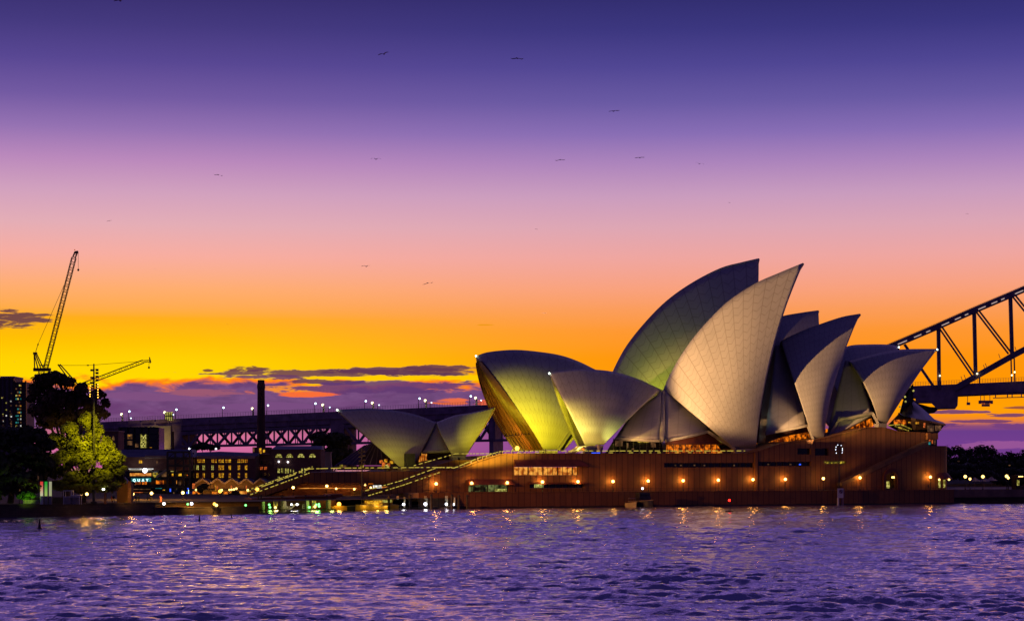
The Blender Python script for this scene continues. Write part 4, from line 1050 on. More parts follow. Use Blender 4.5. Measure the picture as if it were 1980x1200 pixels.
# ------------------------------------------------------------------ city buildings on the left
def fq(d):                               # front plane at distance d, facing the camera
    class Q:
        pass
    q = Q(); q.d = d
    q.r = lambda x, y, o=0: Vector(((x-CX)/FPX*d, d+o, CH-(y-HY)/FPX*d))
    return q
def block(mb, q, x0, y0, x1, y1, o=0, dep=12, toground=False):
    a, b = q.r(x0, y1, o), q.r(x1, y0, o)
    if toground: a.z = min(a.z, ZG-.1)
    mb.obox(a, (b.x-a.x, 0, 0), (0, dep, 0), (0, 0, b.z-a.z)); return mb
def window(q, x0, y0, x1, y1, mat, par, name='window', o=-.06, bars_=True, dep=.1, arch=False):
    mb = MB()
    if arch:
        c = (x0+x1)/2; r = (x1-x0)/2; hgt = y1-y0
        pts = [q.r(c+math.cos(t)*r, y1-math.sin(t)*hgt, o) for t in np.linspace(0, math.pi, 9)]
        mb.prism(pts, (0, dep, 0))
    else: block(mb, q, x0, y0, x1, y1, o, dep)
    w_ = mb.build(name, M[mat], par)
    if bars_:
        f = MB(); t = .11
        f.beam(q.r((x0+x1)/2, y1, o-.03), q.r((x0+x1)/2, y0, o-.03), t); f.beam(q.r(x0, (y0+y1)/2, o-.03), q.r(x1, (y0+y1)/2, o-.03), t)
        f.beam(q.r(x0-.3, y1, o-.05), q.r(x1+.3, y1, o-.05), .22)
        f.build('frame', M['dark'], w_)
    return w_
q = fq(640)
t = thing('warehouse', 'long dark brick warehouse with three rows of yellow lit windows', 'warehouse', q.r(430, 955, 6))
wl = block(MB(), q, 370, 881, 494, 957, 0, 14, True).build('wall', M['brick'], t)
block(MB(), q, 371, 881, 493, 886, -.25, .25).build('parapet', M['trim'], t)
mb = MB(); mb.prism([q.r(368, 881, 1), q.r(496, 881, 1), q.r(496, 875, 6), q.r(420, 872, 6), q.r(368, 874, 6)], (0, 7, 0)); mb.build('roof', M['slate'], t)
for x, wd in ((383, 3), (387.5, 4), (393.5, 4.2), (411, 4), (416.7, 4), (425, 4), (430.6, 4), (438.3, 4), (444.3, 4.2), (462, 5), (469, 4.6), (476, 5)): window(q, x-wd/2, 887.5, x+wd/2, 894.5, 'win', t)
for x in (382, 394, 411, 425, 430.7, 444.3, 462, 475.8):
    window(q, x-2.1, 899, x+2.1, 908.5, 'win' if x > 420 else 'win_pale', t); window(q, x-1.8, 914, x+1.8, 923.5, 'win', t)
# gabled stores
q = fq(624)
t = thing('gabled_stores', 'row of six orange lit stone gables at the waterfront', 'warehouse', q.r(460, 956, 5))
mb = MB(); rf = MB(); pk = [391.5, 420.3, 448.3, 476.2, 504.3, 532]
for x in pk: mb.prism([q.r(x-14, 958), q.r(x+14, 958), q.r(x+14, 934.5), q.r(x, 925.5), q.r(x-14, 934.5)], (0, 12, 0))
mb.build('wall', M['sandstone'], t)
for x in pk:
    for sx in (-1, 1): rf.beam(q.r(x, 925, -.3), q.r(x+14*sx, 934.6, -.3), .9, .5)
rf.build('roof_verge', M['trim'], t)
mb = MB()
for x in pk:
    for sx in (-1, 1): mb.quad(q.r(x, 924.7, -.1), q.r(x+14*sx, 934, -.1), q.r(x+14*sx, 934, 12), q.r(x, 924.7, 12))
mb.build('roof', M['slate'], t)
for x0, y0, x1, y1, mt in ((415.5, 938, 418, 948, 'win'), (419, 938, 421, 948, 'win_red'), (446, 938, 448.5, 946, 'win_red'), (475.5, 938, 477, 946, 'win_red'), (372, 949, 386, 957, 'foyer'), (410, 950, 424, 957, 'foyer'), (433, 950, 447, 957, 'foyer'), (463, 949, 478, 957, 'foyer_soft'), (372, 934, 377, 944, 'win_red')): window(q, x0, y0, x1, y1, mt, t, 'window', bars_=False)
mb = block(MB(), q, 371, 946.3, 490, 947.3, -1.8, 2); mb.build('verandah', M['dark'], t)
for i, (x, y, r_, g_) in enumerate(((385, 946, .33, 'globe'), (434, 946.5, .36, 'globe'), (449, 946, .3, 'globe'), (453, 945.5, .3, 'globe'), (457.5, 945, .3, 'globe'), (462, 943.5, .34, 'globe'), (484, 946.5, .36, 'globe'))):
    p_ = q.r(x, y, -6); globe_lamp('verandah_lamp', Vector((p_.x, p_.y, ZG)), p_, r_, g_, 'small pale lamp in front of the stone gables, %s from the left' % ORD[i], 'small lamps before the gables')
for i, (x, y) in enumerate(((425.5, 949), (497.5, 945.5))):
    p_ = P(x, y, 560); globe_lamp('globe_lamp', Vector((p_.x, p_.y, ZG)), p_, .48, 'globe_orange', ('bright orange globe lamp before the second stone gable', 'orange globe lamp before the fifth stone gable')[i], 'orange globe lamps on the quay')
for x in (391, 420, 448, 476): spot('gable_light', q.r(x, 953, -7), q.r(x, 936, 0), 900, (1, .5, .08), 100, 1, .3)
# arched window building
q = fq(650)
t = thing('arched_building', 'dark quay building with four glowing half round windows', 'building', q.r(570, 955, 8))
block(MB(), q, 496, 868, 620, 958, 0, 16, True).build('wall', M['brick'], t)
mb = MB(); mb.prism([q.r(524, 868.5, -.3), q.r(622, 868.5, -.3), q.r(618, 861, 8), q.r(528, 861, 8)], (0, 8, 0)); mb.build('roof', M['slate'], t)
for x in (539, 560, 582, 604): window(q, x-6.5, 876.5, x+6.5, 884.5, 'win_pale', t, arch=True)
for x, wd, y0, y1 in ((539, 4, 905, 914), (545.5, 3.6, 905, 914), (552.5, 2.6, 905, 914), (557, 2.6, 905, 914), (562, 1.6, 907, 913), (567.5, 1.6, 907, 913), (584, 2.6, 905, 914), (589.5, 2.6, 905, 914), (539, 4, 921, 926), (553, 2, 920, 923), (557, 2, 920, 923)): window(q, x-wd/2, y0, x+wd/2, y1, 'win_pale', t, bars_=wd > 3)
for x, y0, y1, wd in ((505.5, 902, 908, 5), (513.5, 902, 908, 5)): window(q, x-wd/2, y0, x+wd/2, y1, 'win_red', t)
for x in (499, 506, 513, 520):
    window(q, x-1.6, 890, x+1.6, 896, 'glass_dark', t); window(q, x-1.6, 914, x+1.6, 920, 'glass_dark', t)
mb = block(MB(), q, 489, 864, 521, 878, -1, 8); ph = mb.build('penthouse', M['brick'], t)
block(MB(), q, 488, 876.5, 522, 878, -1.6, 8).build('ledge', M['trim'], ph)
for x0, x1, y0, y1, mt in ((490, 492.5, 865, 873, 'win_dim'), (502, 506.5, 866, 876, 'win'), (509.5, 513, 869, 874, 'win'), (492, 499, 879, 885, 'win_dim'), (515, 519, 867, 874, 'soffit')): window(q, x0, y0, x1, y1, mt, ph, o=-1.1, bars_=False)
for x, y in ((539.5, 892), (557, 892.5), (366.5, 867), (418, 867.2)): MB().ball(q.r(x, y, -.5), .28, 8).build('roof_light', M['globe_white'], t)
# low slate roofed terminal with terraces
q = fq(630)
t = thing('quay_terminal', 'dark slate roofed quay building with lit terraces and a teal sign', 'building', q.r(285, 958, 8))
block(MB(), q, 205, 882, 368, 910, 2, 16).build('wall', M['brick'], t)
mb = MB(); mb.prism([q.r(200, 883, 1.4), q.r(372, 883, 1.4), q.r(362, 868, 8), q.r(228, 868, 8)], (0, 9, 0)); mb.build('roof', M['slate'], t)
block(MB(), q, 278, 880, 324, 886, 1.7, .2).build('parapet', M['trim'], t)
for x0, x1 in ((266.5, 269), (270, 272.5), (300.5, 302.5)): window(q, x0, 889, x1, 895, 'win' if x0 < 290 else 'win_dim', t, o=1.9, bars_=False)
for y in (909.5, 921.5, 941.5): block(MB(), q, 246, y, 328, y+1.2, 0, 10).build('terrace_floor', M['dark'], t)
block(MB(), q, 249, 905.2, 296, 906.6, -.3, 1).build('light_strip', M['lit_white'], t)
block(MB(), q, 249, 907.2, 292, 910.6, 1, .3).build('lit_panel', M['cream'], t)
block(MB(), q, 250, 914, 291, 919.5, 1, .3).build('lit_panel', M['foyer_soft'], t)
block(MB(), q, 294, 913, 303, 920, 1, .3).build('lit_panel', M['strip'], t)
block(MB(), q, 246, 910, 330, 958, 8, .3).build('back_wall', M['glass_dark'], t)
for x0, x1, y0, y1, mt in ((261, 271, 930, 936, 'foyer'), (274, 283, 930, 936, 'foyer'), (301, 316, 928, 935, 'foyer'), (312, 325, 912, 921, 'win_dim'), (259, 262, 935, 938, 'win_dim'),
                           (258, 276, 950.8, 951.8, 'win_red'), (278, 286, 951, 952, 'win_dim'), (271, 279, 957.5, 960.5, 'lit_white'), (287, 294, 956, 960.5, 'lit_white'), (302, 309, 956, 960.5, 'lit_white'),
                           (300, 312, 943, 944, 'teal'), (255, 290, 944.5, 946, 'win_dim'), (314, 318, 946, 947.5, 'win')): window(q, x0, y0, x1, y1, mt, t, 'lit_panel', o=.6, bars_=False)
sb = block(MB(), q, 254, 923.5, 292, 930.5, -.4, .3).build('sign_board', M['teal'], t)
def letters(txt, pos, size, mat, par, ext=.04):
    c = bpy.data.curves.new('sign_letters', 'FONT'); c.body = txt; c.size = size; c.extrude = ext; c.space_character = 2.05; c.offset = .03
    o = bpy.data.objects.new('tmp', c); COL.objects.link(o)
    dg = bpy.context.evaluated_depsgraph_get(); me = bpy.data.meshes.new_from_object(o.evaluated_get(dg))
    bpy.data.objects.remove(o)
    me.transform(Matrix.Rotation(math.radians(90), 4, 'X'))
    me.materials.clear(); me.materials.append(M[mat]); me.name = 'sign_letters'
    n_ = bpy.data.objects.new('sign_letters', me); COL.objects.link(n_); n_.parent = par; n_.location = Vector(pos)-ORG[par.name]; ORG[n_.name] = Vector(pos)
    return n_
letters('QUAY', q.r(257.3, 930, -.55), 1.1, 'sign_white', sb)
MB().ball(q.r(281.5, 909, -1.2), .75, 12).build('flood_lamp', M['globe_white'], t)
mb = MB(); mb.beam(q.r(303, 922, -.6), q.r(324, 907, -.6), .7); mb.build('stair', M['concrete'], t)
mb = MB(); mb.beam(q.r(299, 922, -.7), q.r(310, 915.5, -.7), .4); mb.build('lit_panel', M['strip'], t)
mb = MB()
for x in (326, 341, 357, 369): mb.beam(q.r(x, 958, -2), q.r(x, 873, -2), .55)
for y in (873.5, 886, 900, 913, 922, 941): mb.beam(q.r(325, y, -2), q.r(370, y, -2), .4, .6)
for a, b in (((326, 886), (341, 873.5)), ((357, 886), (369, 873.5)), ((341, 900), (357, 886))): mb.beam(q.r(*a, -2), q.r(*b, -2), .25)
mb.build('steel_frame', M['dark'], t)
block(MB(), q, 326, 874, 369, 958, 6, .4).build('back_wall', M['glass_dark'], t)
for x0, x1, y0, y1, mt in ((331, 334, 911, 921, 'win'), (329, 335, 910, 912, 'win_pale'), (338, 341, 909, 912, 'win_dim'), (344, 350, 915, 919.5, 'win'), (360, 362, 917, 919, 'win_red'), (336, 341, 928, 935, 'foyer_soft'), (344, 349, 930, 937, 'win_dim'), (353, 356, 928, 936, 'win_dim'),
                           (327, 329.5, 944, 950, 'blue'), (337, 341, 944, 946, 'strip'), (361, 367, 943, 945, 'blue'), (359.5, 361.5, 950, 957, 'blue'), (363, 365, 946, 957, 'sign_white'), (366, 368, 950, 957, 'blue'), (334, 336, 951, 956, 'win_dim'), (350, 352, 946, 955, 'win_dim')): window(q, x0, y0, x1, y1, mt, t, 'lit_panel', o=1.0, bars_=False)
for i, (x, y) in enumerate(((230.5, 954), (256.5, 954.5), (293, 953), (353.5, 952))):
    p_ = P(x, y, 520); globe_lamp('globe_lamp', Vector((p_.x, p_.y, ZG)), p_, .4, 'globe_orange' if i != 1 else 'globe', ('orange globe lamp right of the green lit tree', 'small pale lamp by the brick pier', 'orange globe lamp below the teal sign', 'orange globe lamp beside the blue lights')[i], 'orange globe lamps on the quay', watts=1500)
# round roofed house, stair tower with lit frames, beige ventilation tower
q = fq(700)
t = thing('brick_house', 'brown house with small arched windows behind the green lit tree', 'house', q.r(212, 900, 5))
block(MB(), q, 198, 833, 229, 905, 0, 10, True).build('wall', M['brick'], t)
block(MB(), q, 197, 832, 230, 834, -.4, 11).build('cornice', M['trim'], t)
for x in (198.5, 209, 219): window(q, x-2.6, 842, x+2.6, 851, 'win_dim', t, arch=True, bars_=False); window(q, x-1.6, 855, x+1.6, 868, 'win_dim' if x > 215 else 'glass_dark', t)
q = fq(800)
t = thing('stair_building', 'dark building with white lit stair frames under the bridge', 'building', q.r(268, 868, 5))
block(MB(), q, 228, 826, 306, 905, 2, 12, True).build('wall', M['glass_dark'], t)
mb = MB()
for x in (230, 244, 257, 271, 284, 305): mb.beam(q.r(x, 868, 0), q.r(x, 826, 0), .45)
for y in (826, 838, 851, 866): mb.beam(q.r(229, y, 0), q.r(306, y, 0), .4)
mb.build('steel_frame', M['dark'], t)
for x0, x1, y0, y1, mt in ((245, 256, 838, 848, 'win_dim'), (246, 250, 840, 843, 'win'), (252, 256, 838, 846, 'win_dim'), (245, 256, 851, 860, 'win_dim'), (229, 238, 834, 852, 'win_dim'), (260, 266, 857, 864, 'win_dim'), (288, 292, 864, 866, 'win'), (232, 235, 842, 845, 'win_pale')): window(q, x0, y0, x1, y1, mt, t, 'lit_panel', o=1.5, bars_=False)
mb = MB()
for y0, y1 in ((840, 852), (852, 864)):
    mb.beam(q.r(273, y0, -.4), q.r(282, y1, -.4), .35); mb.beam(q.r(282, y0, -.4), q.r(273, y1, -.4), .35); mb.beam(q.r(273, y1, -.4), q.r(282, y1, -.4), .35)
for x in (273, 282): mb.beam(q.r(x, 839, -.4), q.r(x, 865, -.4), .35)
mb.build('lit_frame', M['win_pale'], t)
q = fq(700)
t = thing('stone_tower', 'small pale tapering stone tower left of the small sails', 'tower', q.r(632, 905, 2))
a, b = q.r(624.5, 908), q.r(641, 908); c, d = q.r(639, 874), q.r(627, 874); a.z = b.z = ZG
mb = MB(); mb.prism([a, b, c, d], (0, 4, 0)); mb.build('shaft', M['beige'], t); block(MB(), q, 626, 873, 640, 875.5, -.3, 4.6).build('cap', M['trim'], t)
# chimney
q = fq(660)
t = thing('brick_chimney', 'tall dark brick chimney standing before the bridge', 'chimney', q.r(502.5, 905, 2.6))
c = q.r(502.7, 0, 3); c.z = ZG
def hz(y): return CH-(y-HY)/FPX*660-ZG
MB().lathe(c, [(1.55, 0), (1.5, hz(870)), (1.22, hz(762)), (1.22, hz(752))], 16).build('shaft', M['brick_chimney'], t)
MB().lathe(c, [(1.25, hz(752)), (1.35, hz(747)), (1.3, hz(742)), (1.12, hz(739)), (1.12, hz(734)), (.9, hz(733.5))], 16).build('cap', M['brick_chimney'], t)
# towers at the far left edge
q = fq(900)
t = thing('tower_block', 'dark office tower with a flat roof at the left edge', 'tower', q.r(12, 860, 8))
block(MB(), q, -40, 731, 27, 905, 0, 16, True).build('wall', M['tower_face'], t); block(MB(), q, 1, 727, 28, 731, -.5, 17).build('roof', M['deck_steel'], t)
mb = MB()
for x in (1, 9, 18, 26): mb.beam(q.r(x, 850, -.3), q.r(x, 729, -.3), .7)
mb.build('window_frame', M['bronze'], t)
rr = random.Random(3)
for k in range(26):
    x = rr.choice([3, 5, 6, 18, 20, 21, 11]); y = 758+rr.random()*70; window(q, x, y, x+2.2, y+2.2, rr.choice(['win_dim', 'win_pale', 'lit_white', 'win_dim']), t, o=-.2, bars_=False)
t = thing('tower_block', 'narrow glass tower with bright lit floors beside the dark office tower', 'tower', q.r(40, 860, 8))
block(MB(), q, 29, 738, 50, 905, 0, 16, True).build('wall', M['tower_face'], t)
mb = MB()
for y in np.arange(741, 830, 6.5): mb.beam(q.r(29, y, -.4), q.r(50, y, -.4), .5)
for x in (29, 43, 50): mb.beam(q.r(x, 850, -.3), q.r(x, 736, -.3), .6)
mb.build('floor_edge', M['bronze'], t)
for k, y in enumerate(np.arange(743.5, 826, 6.5)):
    for x in (30.5, 33.5, 36.5, 39.5):
        if rr.random() < .62: window(q, x, y, x+2.6, y+3.6, rr.choice(['win_pale', 'win', 'teal', 'win_dim', 'lit_white' if k > 8 else 'win_dim']), t, o=-.2, bars_=False)

# ------------------------------------------------------------------ cranes
def lattice(mb, p, q_, wd, n, t=.22):
    d = (q_-p); nrm = d.normalized(); a = nrm.cross(Vector((0, 1, 0))).normalized()*wd/2; b = Vector((0, wd/2, 0))
    cs = [a+b, a-b, -a-b, -a+b]
    for c in cs: mb.beam(p+c, q_+c, t)
    for i in range(n):
        s0, s1 = p+d*(i/n), p+d*((i+1)/n)
        for k in range(4): mb.beam((s0 if i % 2 else s1)+cs[k], (s1 if i % 2 else s0)+cs[(k+1) % 4], t*.6)
q = fq(900)
t = thing('tower_crane', 'tall luffing crane with steep red brown jib above the dark tree', 'crane', Vector((q.r(80, 0).x, 900, ZG)))
M['crane'] = plain('crane_paint', (.20, .07, .03), .6, .2, .5)
mb = MB(); bs = Vector((q.r(80, 0).x, 900, ZG)); lattice(mb, bs, q.r(80, 716), 2.2, 24); mb.build('mast', M['crane'], t)
mb = MB(); lattice(mb, q.r(88, 712), q.r(143, 498), 1.75, 40, .24); lattice(mb, q.r(143, 498), q.r(147, 488), 1.2, 3, .24); mb.beam(q.r(145, 488), q.r(151, 487), 1.3, 1.0); mb.build('jib', M['crane'], t)
mb = MB()
for a, b in (((66, 682), (67, 714)), ((68, 683), (79, 712)), ((71, 684), (83, 710)), ((66, 684), (74, 714)), ((76, 706), (92, 706))): mb.beam(q.r(*a), q.r(*b), .45)
mb.box(q.r(68, 685), 1.6, 1.5, 1.0); mb.obox(q.r(64, 717), (7.5, 0, 0), (0, 2.4, 0), (0, 0, 1.4)); mb.build('counter_frame', M['crane'], t)
mb = MB(); mb.tube(q.r(69, 680), q.r(73.5, 665), .14); mb.tube(q.r(73.5, 665), q.r(131, 535), .09); mb.box(q.r(73.5, 667), .5, .5, .6); mb.build('pendant', M['dark'], t)
mb = MB(); mb.tube(q.r(151.3, 488), q.r(151.3, 521), .08); mb.lathe(q.r(151.3, 524), [(.15, 0), (.45, .3), (.45, .8), (.1, 1.1)], 8); mb.build('hook', M['dark'], t)
MB().ball(q.r(144.5, 483), .3, 8).build('warning_light', M['win_red'], t)
t = thing('tower_crane', 'low crane with near level latticed jib behind the lamp mast', 'crane', Vector((q.r(152, 0).x, 910, ZG)))
q = fq(910)
mb = MB(); bs = Vector((q.r(152, 0).x, 910, ZG)); lattice(mb, bs, q.r(152, 742), 2.0, 20); mb.build('mast', M['crane'], t)
mb = MB(); lattice(mb, q.r(155, 745), q.r(277, 698.5), 1.5, 22, .22); lattice(mb, q.r(277, 698.5), q.r(290, 697.5), .9, 4, .2); mb.beam(q.r(289, 690), q.r(290.5, 702), .4); mb.beam(q.r(289, 690), q.r(292, 700), .3); mb.build('jib', M['crane'], t)
mb = MB()
for a, b in (((112, 704), (140, 742)), ((116, 704), (150, 742)), ((112, 706), (118, 706))): mb.beam(q.r(*a), q.r(*b), .5)
mb.build('counter_frame', M['crane'], t)
mb = MB(); mb.tube(q.r(116, 706), q.r(170, 706), .09); mb.tube(q.r(170, 706), q.r(274, 698), .09); mb.box(q.r(170, 707), .9, .5, .5); mb.build('pendant', M['dark'], t)
mb = MB(); mb.tube(q.r(288, 700), q.r(288, 708), .08); mb.lathe(q.r(288, 712.5), [(.15, 0), (.45, .3), (.45, .8), (.1, 1.1)], 8); mb.build('hook', M['dark'], t)
# ------------------------------------------------------------------ trees
def leaf_mat(name, rgb, var=.5):
    m, n, b = newmat(name)
    g = n.node('ShaderNodeNewGeometry').outputs['Position']
    f = n.noise(g, .45, 4, .6); wn = n.node('ShaderNodeTexWhiteNoise'); n.put(wn.inputs['Vector'], n.noise(g, 3.0, 1))
    c = n.mix(n.ss(f, .3, .7), tuple(x*(1-var) for x in rgb), tuple(x*(1+var) for x in rgb))
    n.put(b.inputs['Base Color'], c); b.inputs['Roughness'].default_value = .6
    b.inputs['Specular IOR Level'].default_value = .25
    return m
M['fig_leaf'] = leaf_mat('fig_leaf', (.09, .045, .02)); M['dark_leaf'] = leaf_mat('dark_leaf', (.055, .055, .022)); M['green_leaf'] = leaf_mat('green_leaf', (.14, .14, .012)); M['shrub_leaf'] = leaf_mat('shrub_leaf', (.05, .12, .02))
def leaves(lobes, n, size, seed, fill=.35, squash=1.0):
    """leaf clumps on and in a set of lobes (centre, rx, ry, rz), facing outward with scatter"""
    rng = np.random.default_rng(seed)
    vol = np.array([l[1]*l[2]+l[1]*l[3] for l in lobes]); k = rng.choice(len(lobes), n, p=vol/vol.sum())
    C = np.array([[*l[0]] for l in lobes])[k]; Rr = np.array([[l[1], l[2], l[3]] for l in lobes])[k]
    # sub clumps: pick directions clustered around random clump directions
    nc = 26
    cl = rng.normal(size=(len(lobes), nc, 3)); cl /= np.linalg.norm(cl, axis=2, keepdims=True)
    dirs = cl[k, rng.integers(0, nc, n)] + rng.normal(scale=.26, size=(n, 3))
    dirs /= np.linalg.norm(dirs, axis=1, keepdims=True)
    rad = np.where(rng.random(n) < fill, rng.random(n)**.5*.9, .88+.16*rng.random(n)+.06*rng.normal(size=n)+.3*rng.random(n)*(rng.random(n) < .1))
    pos = C + dirs*Rr*rad[:, None]
    nrm = dirs + rng.normal(scale=.32, size=(n, 3)) + np.array([0, 0, .35]); nrm /= np.linalg.norm(nrm, axis=1, keepdims=True)
    t = np.cross(nrm, rng.normal(size=(n, 3))); t /= np.linalg.norm(t, axis=1, keepdims=True); b = np.cross(nrm, t)
    s_ = size*(.55+.9*rng.random(n))[:, None]
    a1 = pos + t*s_; a2 = pos + b*s_*.62; a3 = pos - t*s_; a4 = pos - b*s_*.62
    V = np.stack([a1, a2, a3, a4], 1).reshape(-1, 3); F = np.arange(4*n).reshape(n, 4)
    return V, F
def mesh_from(name, V, F, mat, org):
    me = bpy.data.meshes.new(name); V = V-np.array([*org])
    me.vertices.add(len(V)); me.vertices.foreach_set('co', V.ravel().astype(np.float32))
    me.loops.add(F.size); me.loops.foreach_set('vertex_index', F.ravel().astype(np.int32))
    me.polygons.add(len(F)); me.polygons.foreach_set('loop_start', np.arange(0, F.size, 4, dtype=np.int32))
    me.update(calc_edges=True); me.materials.append(mat)
    return bpy.data.objects.new(name, me)
def tree(name, label, px, base_y, d, lobes, n, size, mat, seed, limbs=6, cat='tree', z0=ZG, fill=.35, rt=.6, sub_=8):
    """lobes in pixels: (x, y, rx, ry[, dd]) at distance d"""
    base = P(px, base_y, d); base.z = z0
    t = thing(name, label, cat, base)
    k = d/FPX; L = []
    for l in lobes:
        c = P(l[0], l[1], d + (l[4] if len(l) > 4 else 0)); L.append((c, l[2]*k, l[2]*k*.9, l[3]*k))
    rs = np.random.default_rng(seed+50); L2 = []
    for c, a_, b_, h_ in L:                    # billows on each limb's mass
        L2.append((c, a_*.9, b_*.9, h_*.9))
        for j in range(sub_):
            dv = rs.normal(size=3); dv /= np.linalg.norm(dv); dv[2] = abs(dv[2])*.9-.25
            L2.append((c+Vector((dv[0]*a_*.85, dv[1]*b_*.85, dv[2]*h_*.95)), a_*rs.uniform(.26, .46), b_*rs.uniform(.26, .46), h_*rs.uniform(.24, .42)))
    V, F = leaves(L2, n, size, seed, fill)
    c_ = mesh_from('crown', V, F, M[mat], base); COL.objects.link(c_); c_.parent = t
    mb = MB(); rn = random.Random(seed); fork = base + (sum((l[0] for l in L), Vector())/len(L)-base)*.35; fork.y = base.y
    mb.tube(base, fork, rt, rt*.7, 10)
    for l in L[:limbs+4]:
        mid = fork.lerp(l[0], .5) + Vector((rn.uniform(-1, 1), rn.uniform(-1, 1), rn.uniform(0, 1)))*l[1]*.2
        mb.tube(fork, mid, rt*.45, rt*.3, 7); mb.tube(mid, l[0], rt*.3, rt*.12, 7)
        for j in range(4):
            e_ = l[0]+Vector((rn.uniform(-1, 1)*l[1], rn.uniform(-1, 1)*l[2], rn.uniform(-.4, .9)*l[3]))*.85; mb.tube(mid.lerp(l[0], .6), e_, rt*.14, rt*.05, 5)
    mb.build('trunk', M['trunk'], t)
    return t
tree('fig_tree', 'tall dark spreading fig tree against the yellow sky', 128, 970, 500,
     [(85, 736, 22, 16), (106, 729, 19, 13), (130, 741, 17, 14), (69, 754, 14, 14), (158, 753, 15, 14), (190, 761, 13, 11, 2), (204, 779, 8, 10), (199, 800, 12, 10), (172, 778, 20, 16), (140, 774, 22, 20, 2), (104, 772, 28, 24), (78, 790, 22, 18), (120, 806, 32, 20), (160, 806, 26, 16), (61, 770, 9, 9), (186, 790, 14, 12), (90, 815, 22, 14)], 20000, .46, 'fig_leaf', 11, fill=.25, rt=1.0)
tree('broad_tree', 'broad leafy tree lit yellow green from below, left of the slate roofs', 160, 970, 474,
     [(172, 812, 18, 18), (135, 832, 20, 18), (188, 830, 12, 16), (110, 850, 20, 16, 2), (155, 858, 26, 20, -3), (200, 858, 18, 18), (125, 888, 26, 20, -3), (165, 890, 26, 20, -5), (215, 888, 24, 22, -3), (105, 912, 20, 14), (150, 920, 26, 16, -3), (195, 920, 26, 18, -3), (228, 908, 16, 16, -2), (120, 938, 26, 12, -3), (160, 942, 28, 12, -3), (205, 940, 26, 12, -3), (232, 930, 12, 12), (92, 890, 18, 18), (145, 880, 24, 20, -1), (185, 872, 20, 20, -1), (180, 845, 16, 14, -2)], 36000, .33, 'green_leaf', 12, fill=.25, rt=.8)
tree('dark_tree', 'black unlit tree mass at the left edge above the sea wall', 20, 970, 468,
     [(20, 850, 34, 26), (-20, 840, 34, 30), (60, 842, 30, 22), (45, 880, 42, 26, -2), (0, 900, 44, 30, -3), (-40, 900, 40, 40), (40, 930, 40, 24, -3), (-5, 945, 36, 24, -3), (80, 900, 26, 26), (88, 862, 20, 18), (70, 925, 22, 20)], 12000, .6, 'dark_leaf', 13, fill=.5, rt=.8)
tree('garden_shrub', 'low bright green lit shrub left of the banners', 50, 972, 459.5,
     [(40, 958, 9, 6), (52, 954, 11, 7), (62, 957, 7, 6), (48, 962, 10, 5)], 2200, .22, 'shrub_leaf', 14, cat='shrub', z0=2.8, rt=.12)
tree('garden_shrub', 'dim olive shrub behind the bright green shrub', 58, 965, 462, [(50, 936, 16, 13), (68, 942, 14, 12)], 1800, .3, 'green_leaf', 15, cat='shrub', rt=.2)
tree('dark_tree', 'dark dense tree in front of the bridge pier behind the stone tower', 640, 905, 760, [(625, 848, 26, 16), (655, 852, 22, 18), (645, 880, 30, 18), (612, 870, 16, 16), (668, 880, 18, 20)], 5000, .8, 'dark_leaf', 16, fill=.5)
tree('dark_tree', 'small dark tree on the roofline under the bridge truss', 398, 880, 780, [(390, 862, 16, 7), (408, 864, 14, 6), (376, 866, 10, 5)], 1800, .7, 'dark_leaf', 17, fill=.5)
tree('dark_tree', 'small dark tree before the first stone gable', 391, 957, 600, [(390, 942, 9, 6), (396, 938, 7, 4), (386, 948, 6, 5)], 1200, .35, 'dark_leaf', 18, fill=.4, rt=.2)
tree('dark_tree', 'little dark tree right of the third gable lamps', 452, 957, 600, [(455, 953, 8, 5), (449, 955, 6, 4)], 600, .3, 'dark_leaf', 19, fill=.4, rt=.15)
# wooded headland at the right
mb = MB(); hp = [(1780, 905), (1836, 892), (1862, 886), (1884, 886), (1904, 882), (1930, 886), (1960, 888), (1990, 886), (2060, 884), (2160, 880)]
rows = []
for dd, f in ((0, .12), (25, .55), (70, 1.0), (130, 1.0), (260, .1)):
    r = []
    for x, y in hp: q_ = P(x, y, 860); r.append(Vector((q_.x*(860+dd)/860, 860+dd, ZG-.5 + (q_.z-ZG+1)*f)))
    rows.append(r)
mb.grid(rows); tag(mb.build('hill', M['dark_leaf'], base=(0, 860, 0)), 'dark wooded headland', None, None, 'structure')
rng = random.Random(8); L = []
for x in np.arange(1826, 2070, 7.0):
    ytop_ = np.interp(x, [1826, 1845, 1862, 1884, 1896, 1906, 1918, 1930, 1944, 1952, 1980, 2060], [868, 866, 867, 868, 865, 863, 866, 876, 877, 877, 875, 870])
    for j in range(4):
        y = ytop_+6+j*15+rng.uniform(-2, 3); L.append((P(x+rng.uniform(-3, 3), y, 880-j*12), rng.uniform(2.0, 3.2), 2.6, rng.uniform(1.6, 2.6)))
V, F = leaves(L, 16000, .6, 21, .4)
o = mesh_from('woodland', V, F, M['dark_leaf'], (0, 0, 0)); COL.objects.link(o); tag(o, 'dark wood covering the headland', None, None, 'stuff')
for x, y in ((1853.5, 892), (1952, 900)): tag(MB().box(P(x, y, 838), .7, .3, .4).build('house_light', M['win_dim']), 'tiny house light among the dark trees of the headland, %s' % ('left' if x < 1900 else 'right'), 'light')

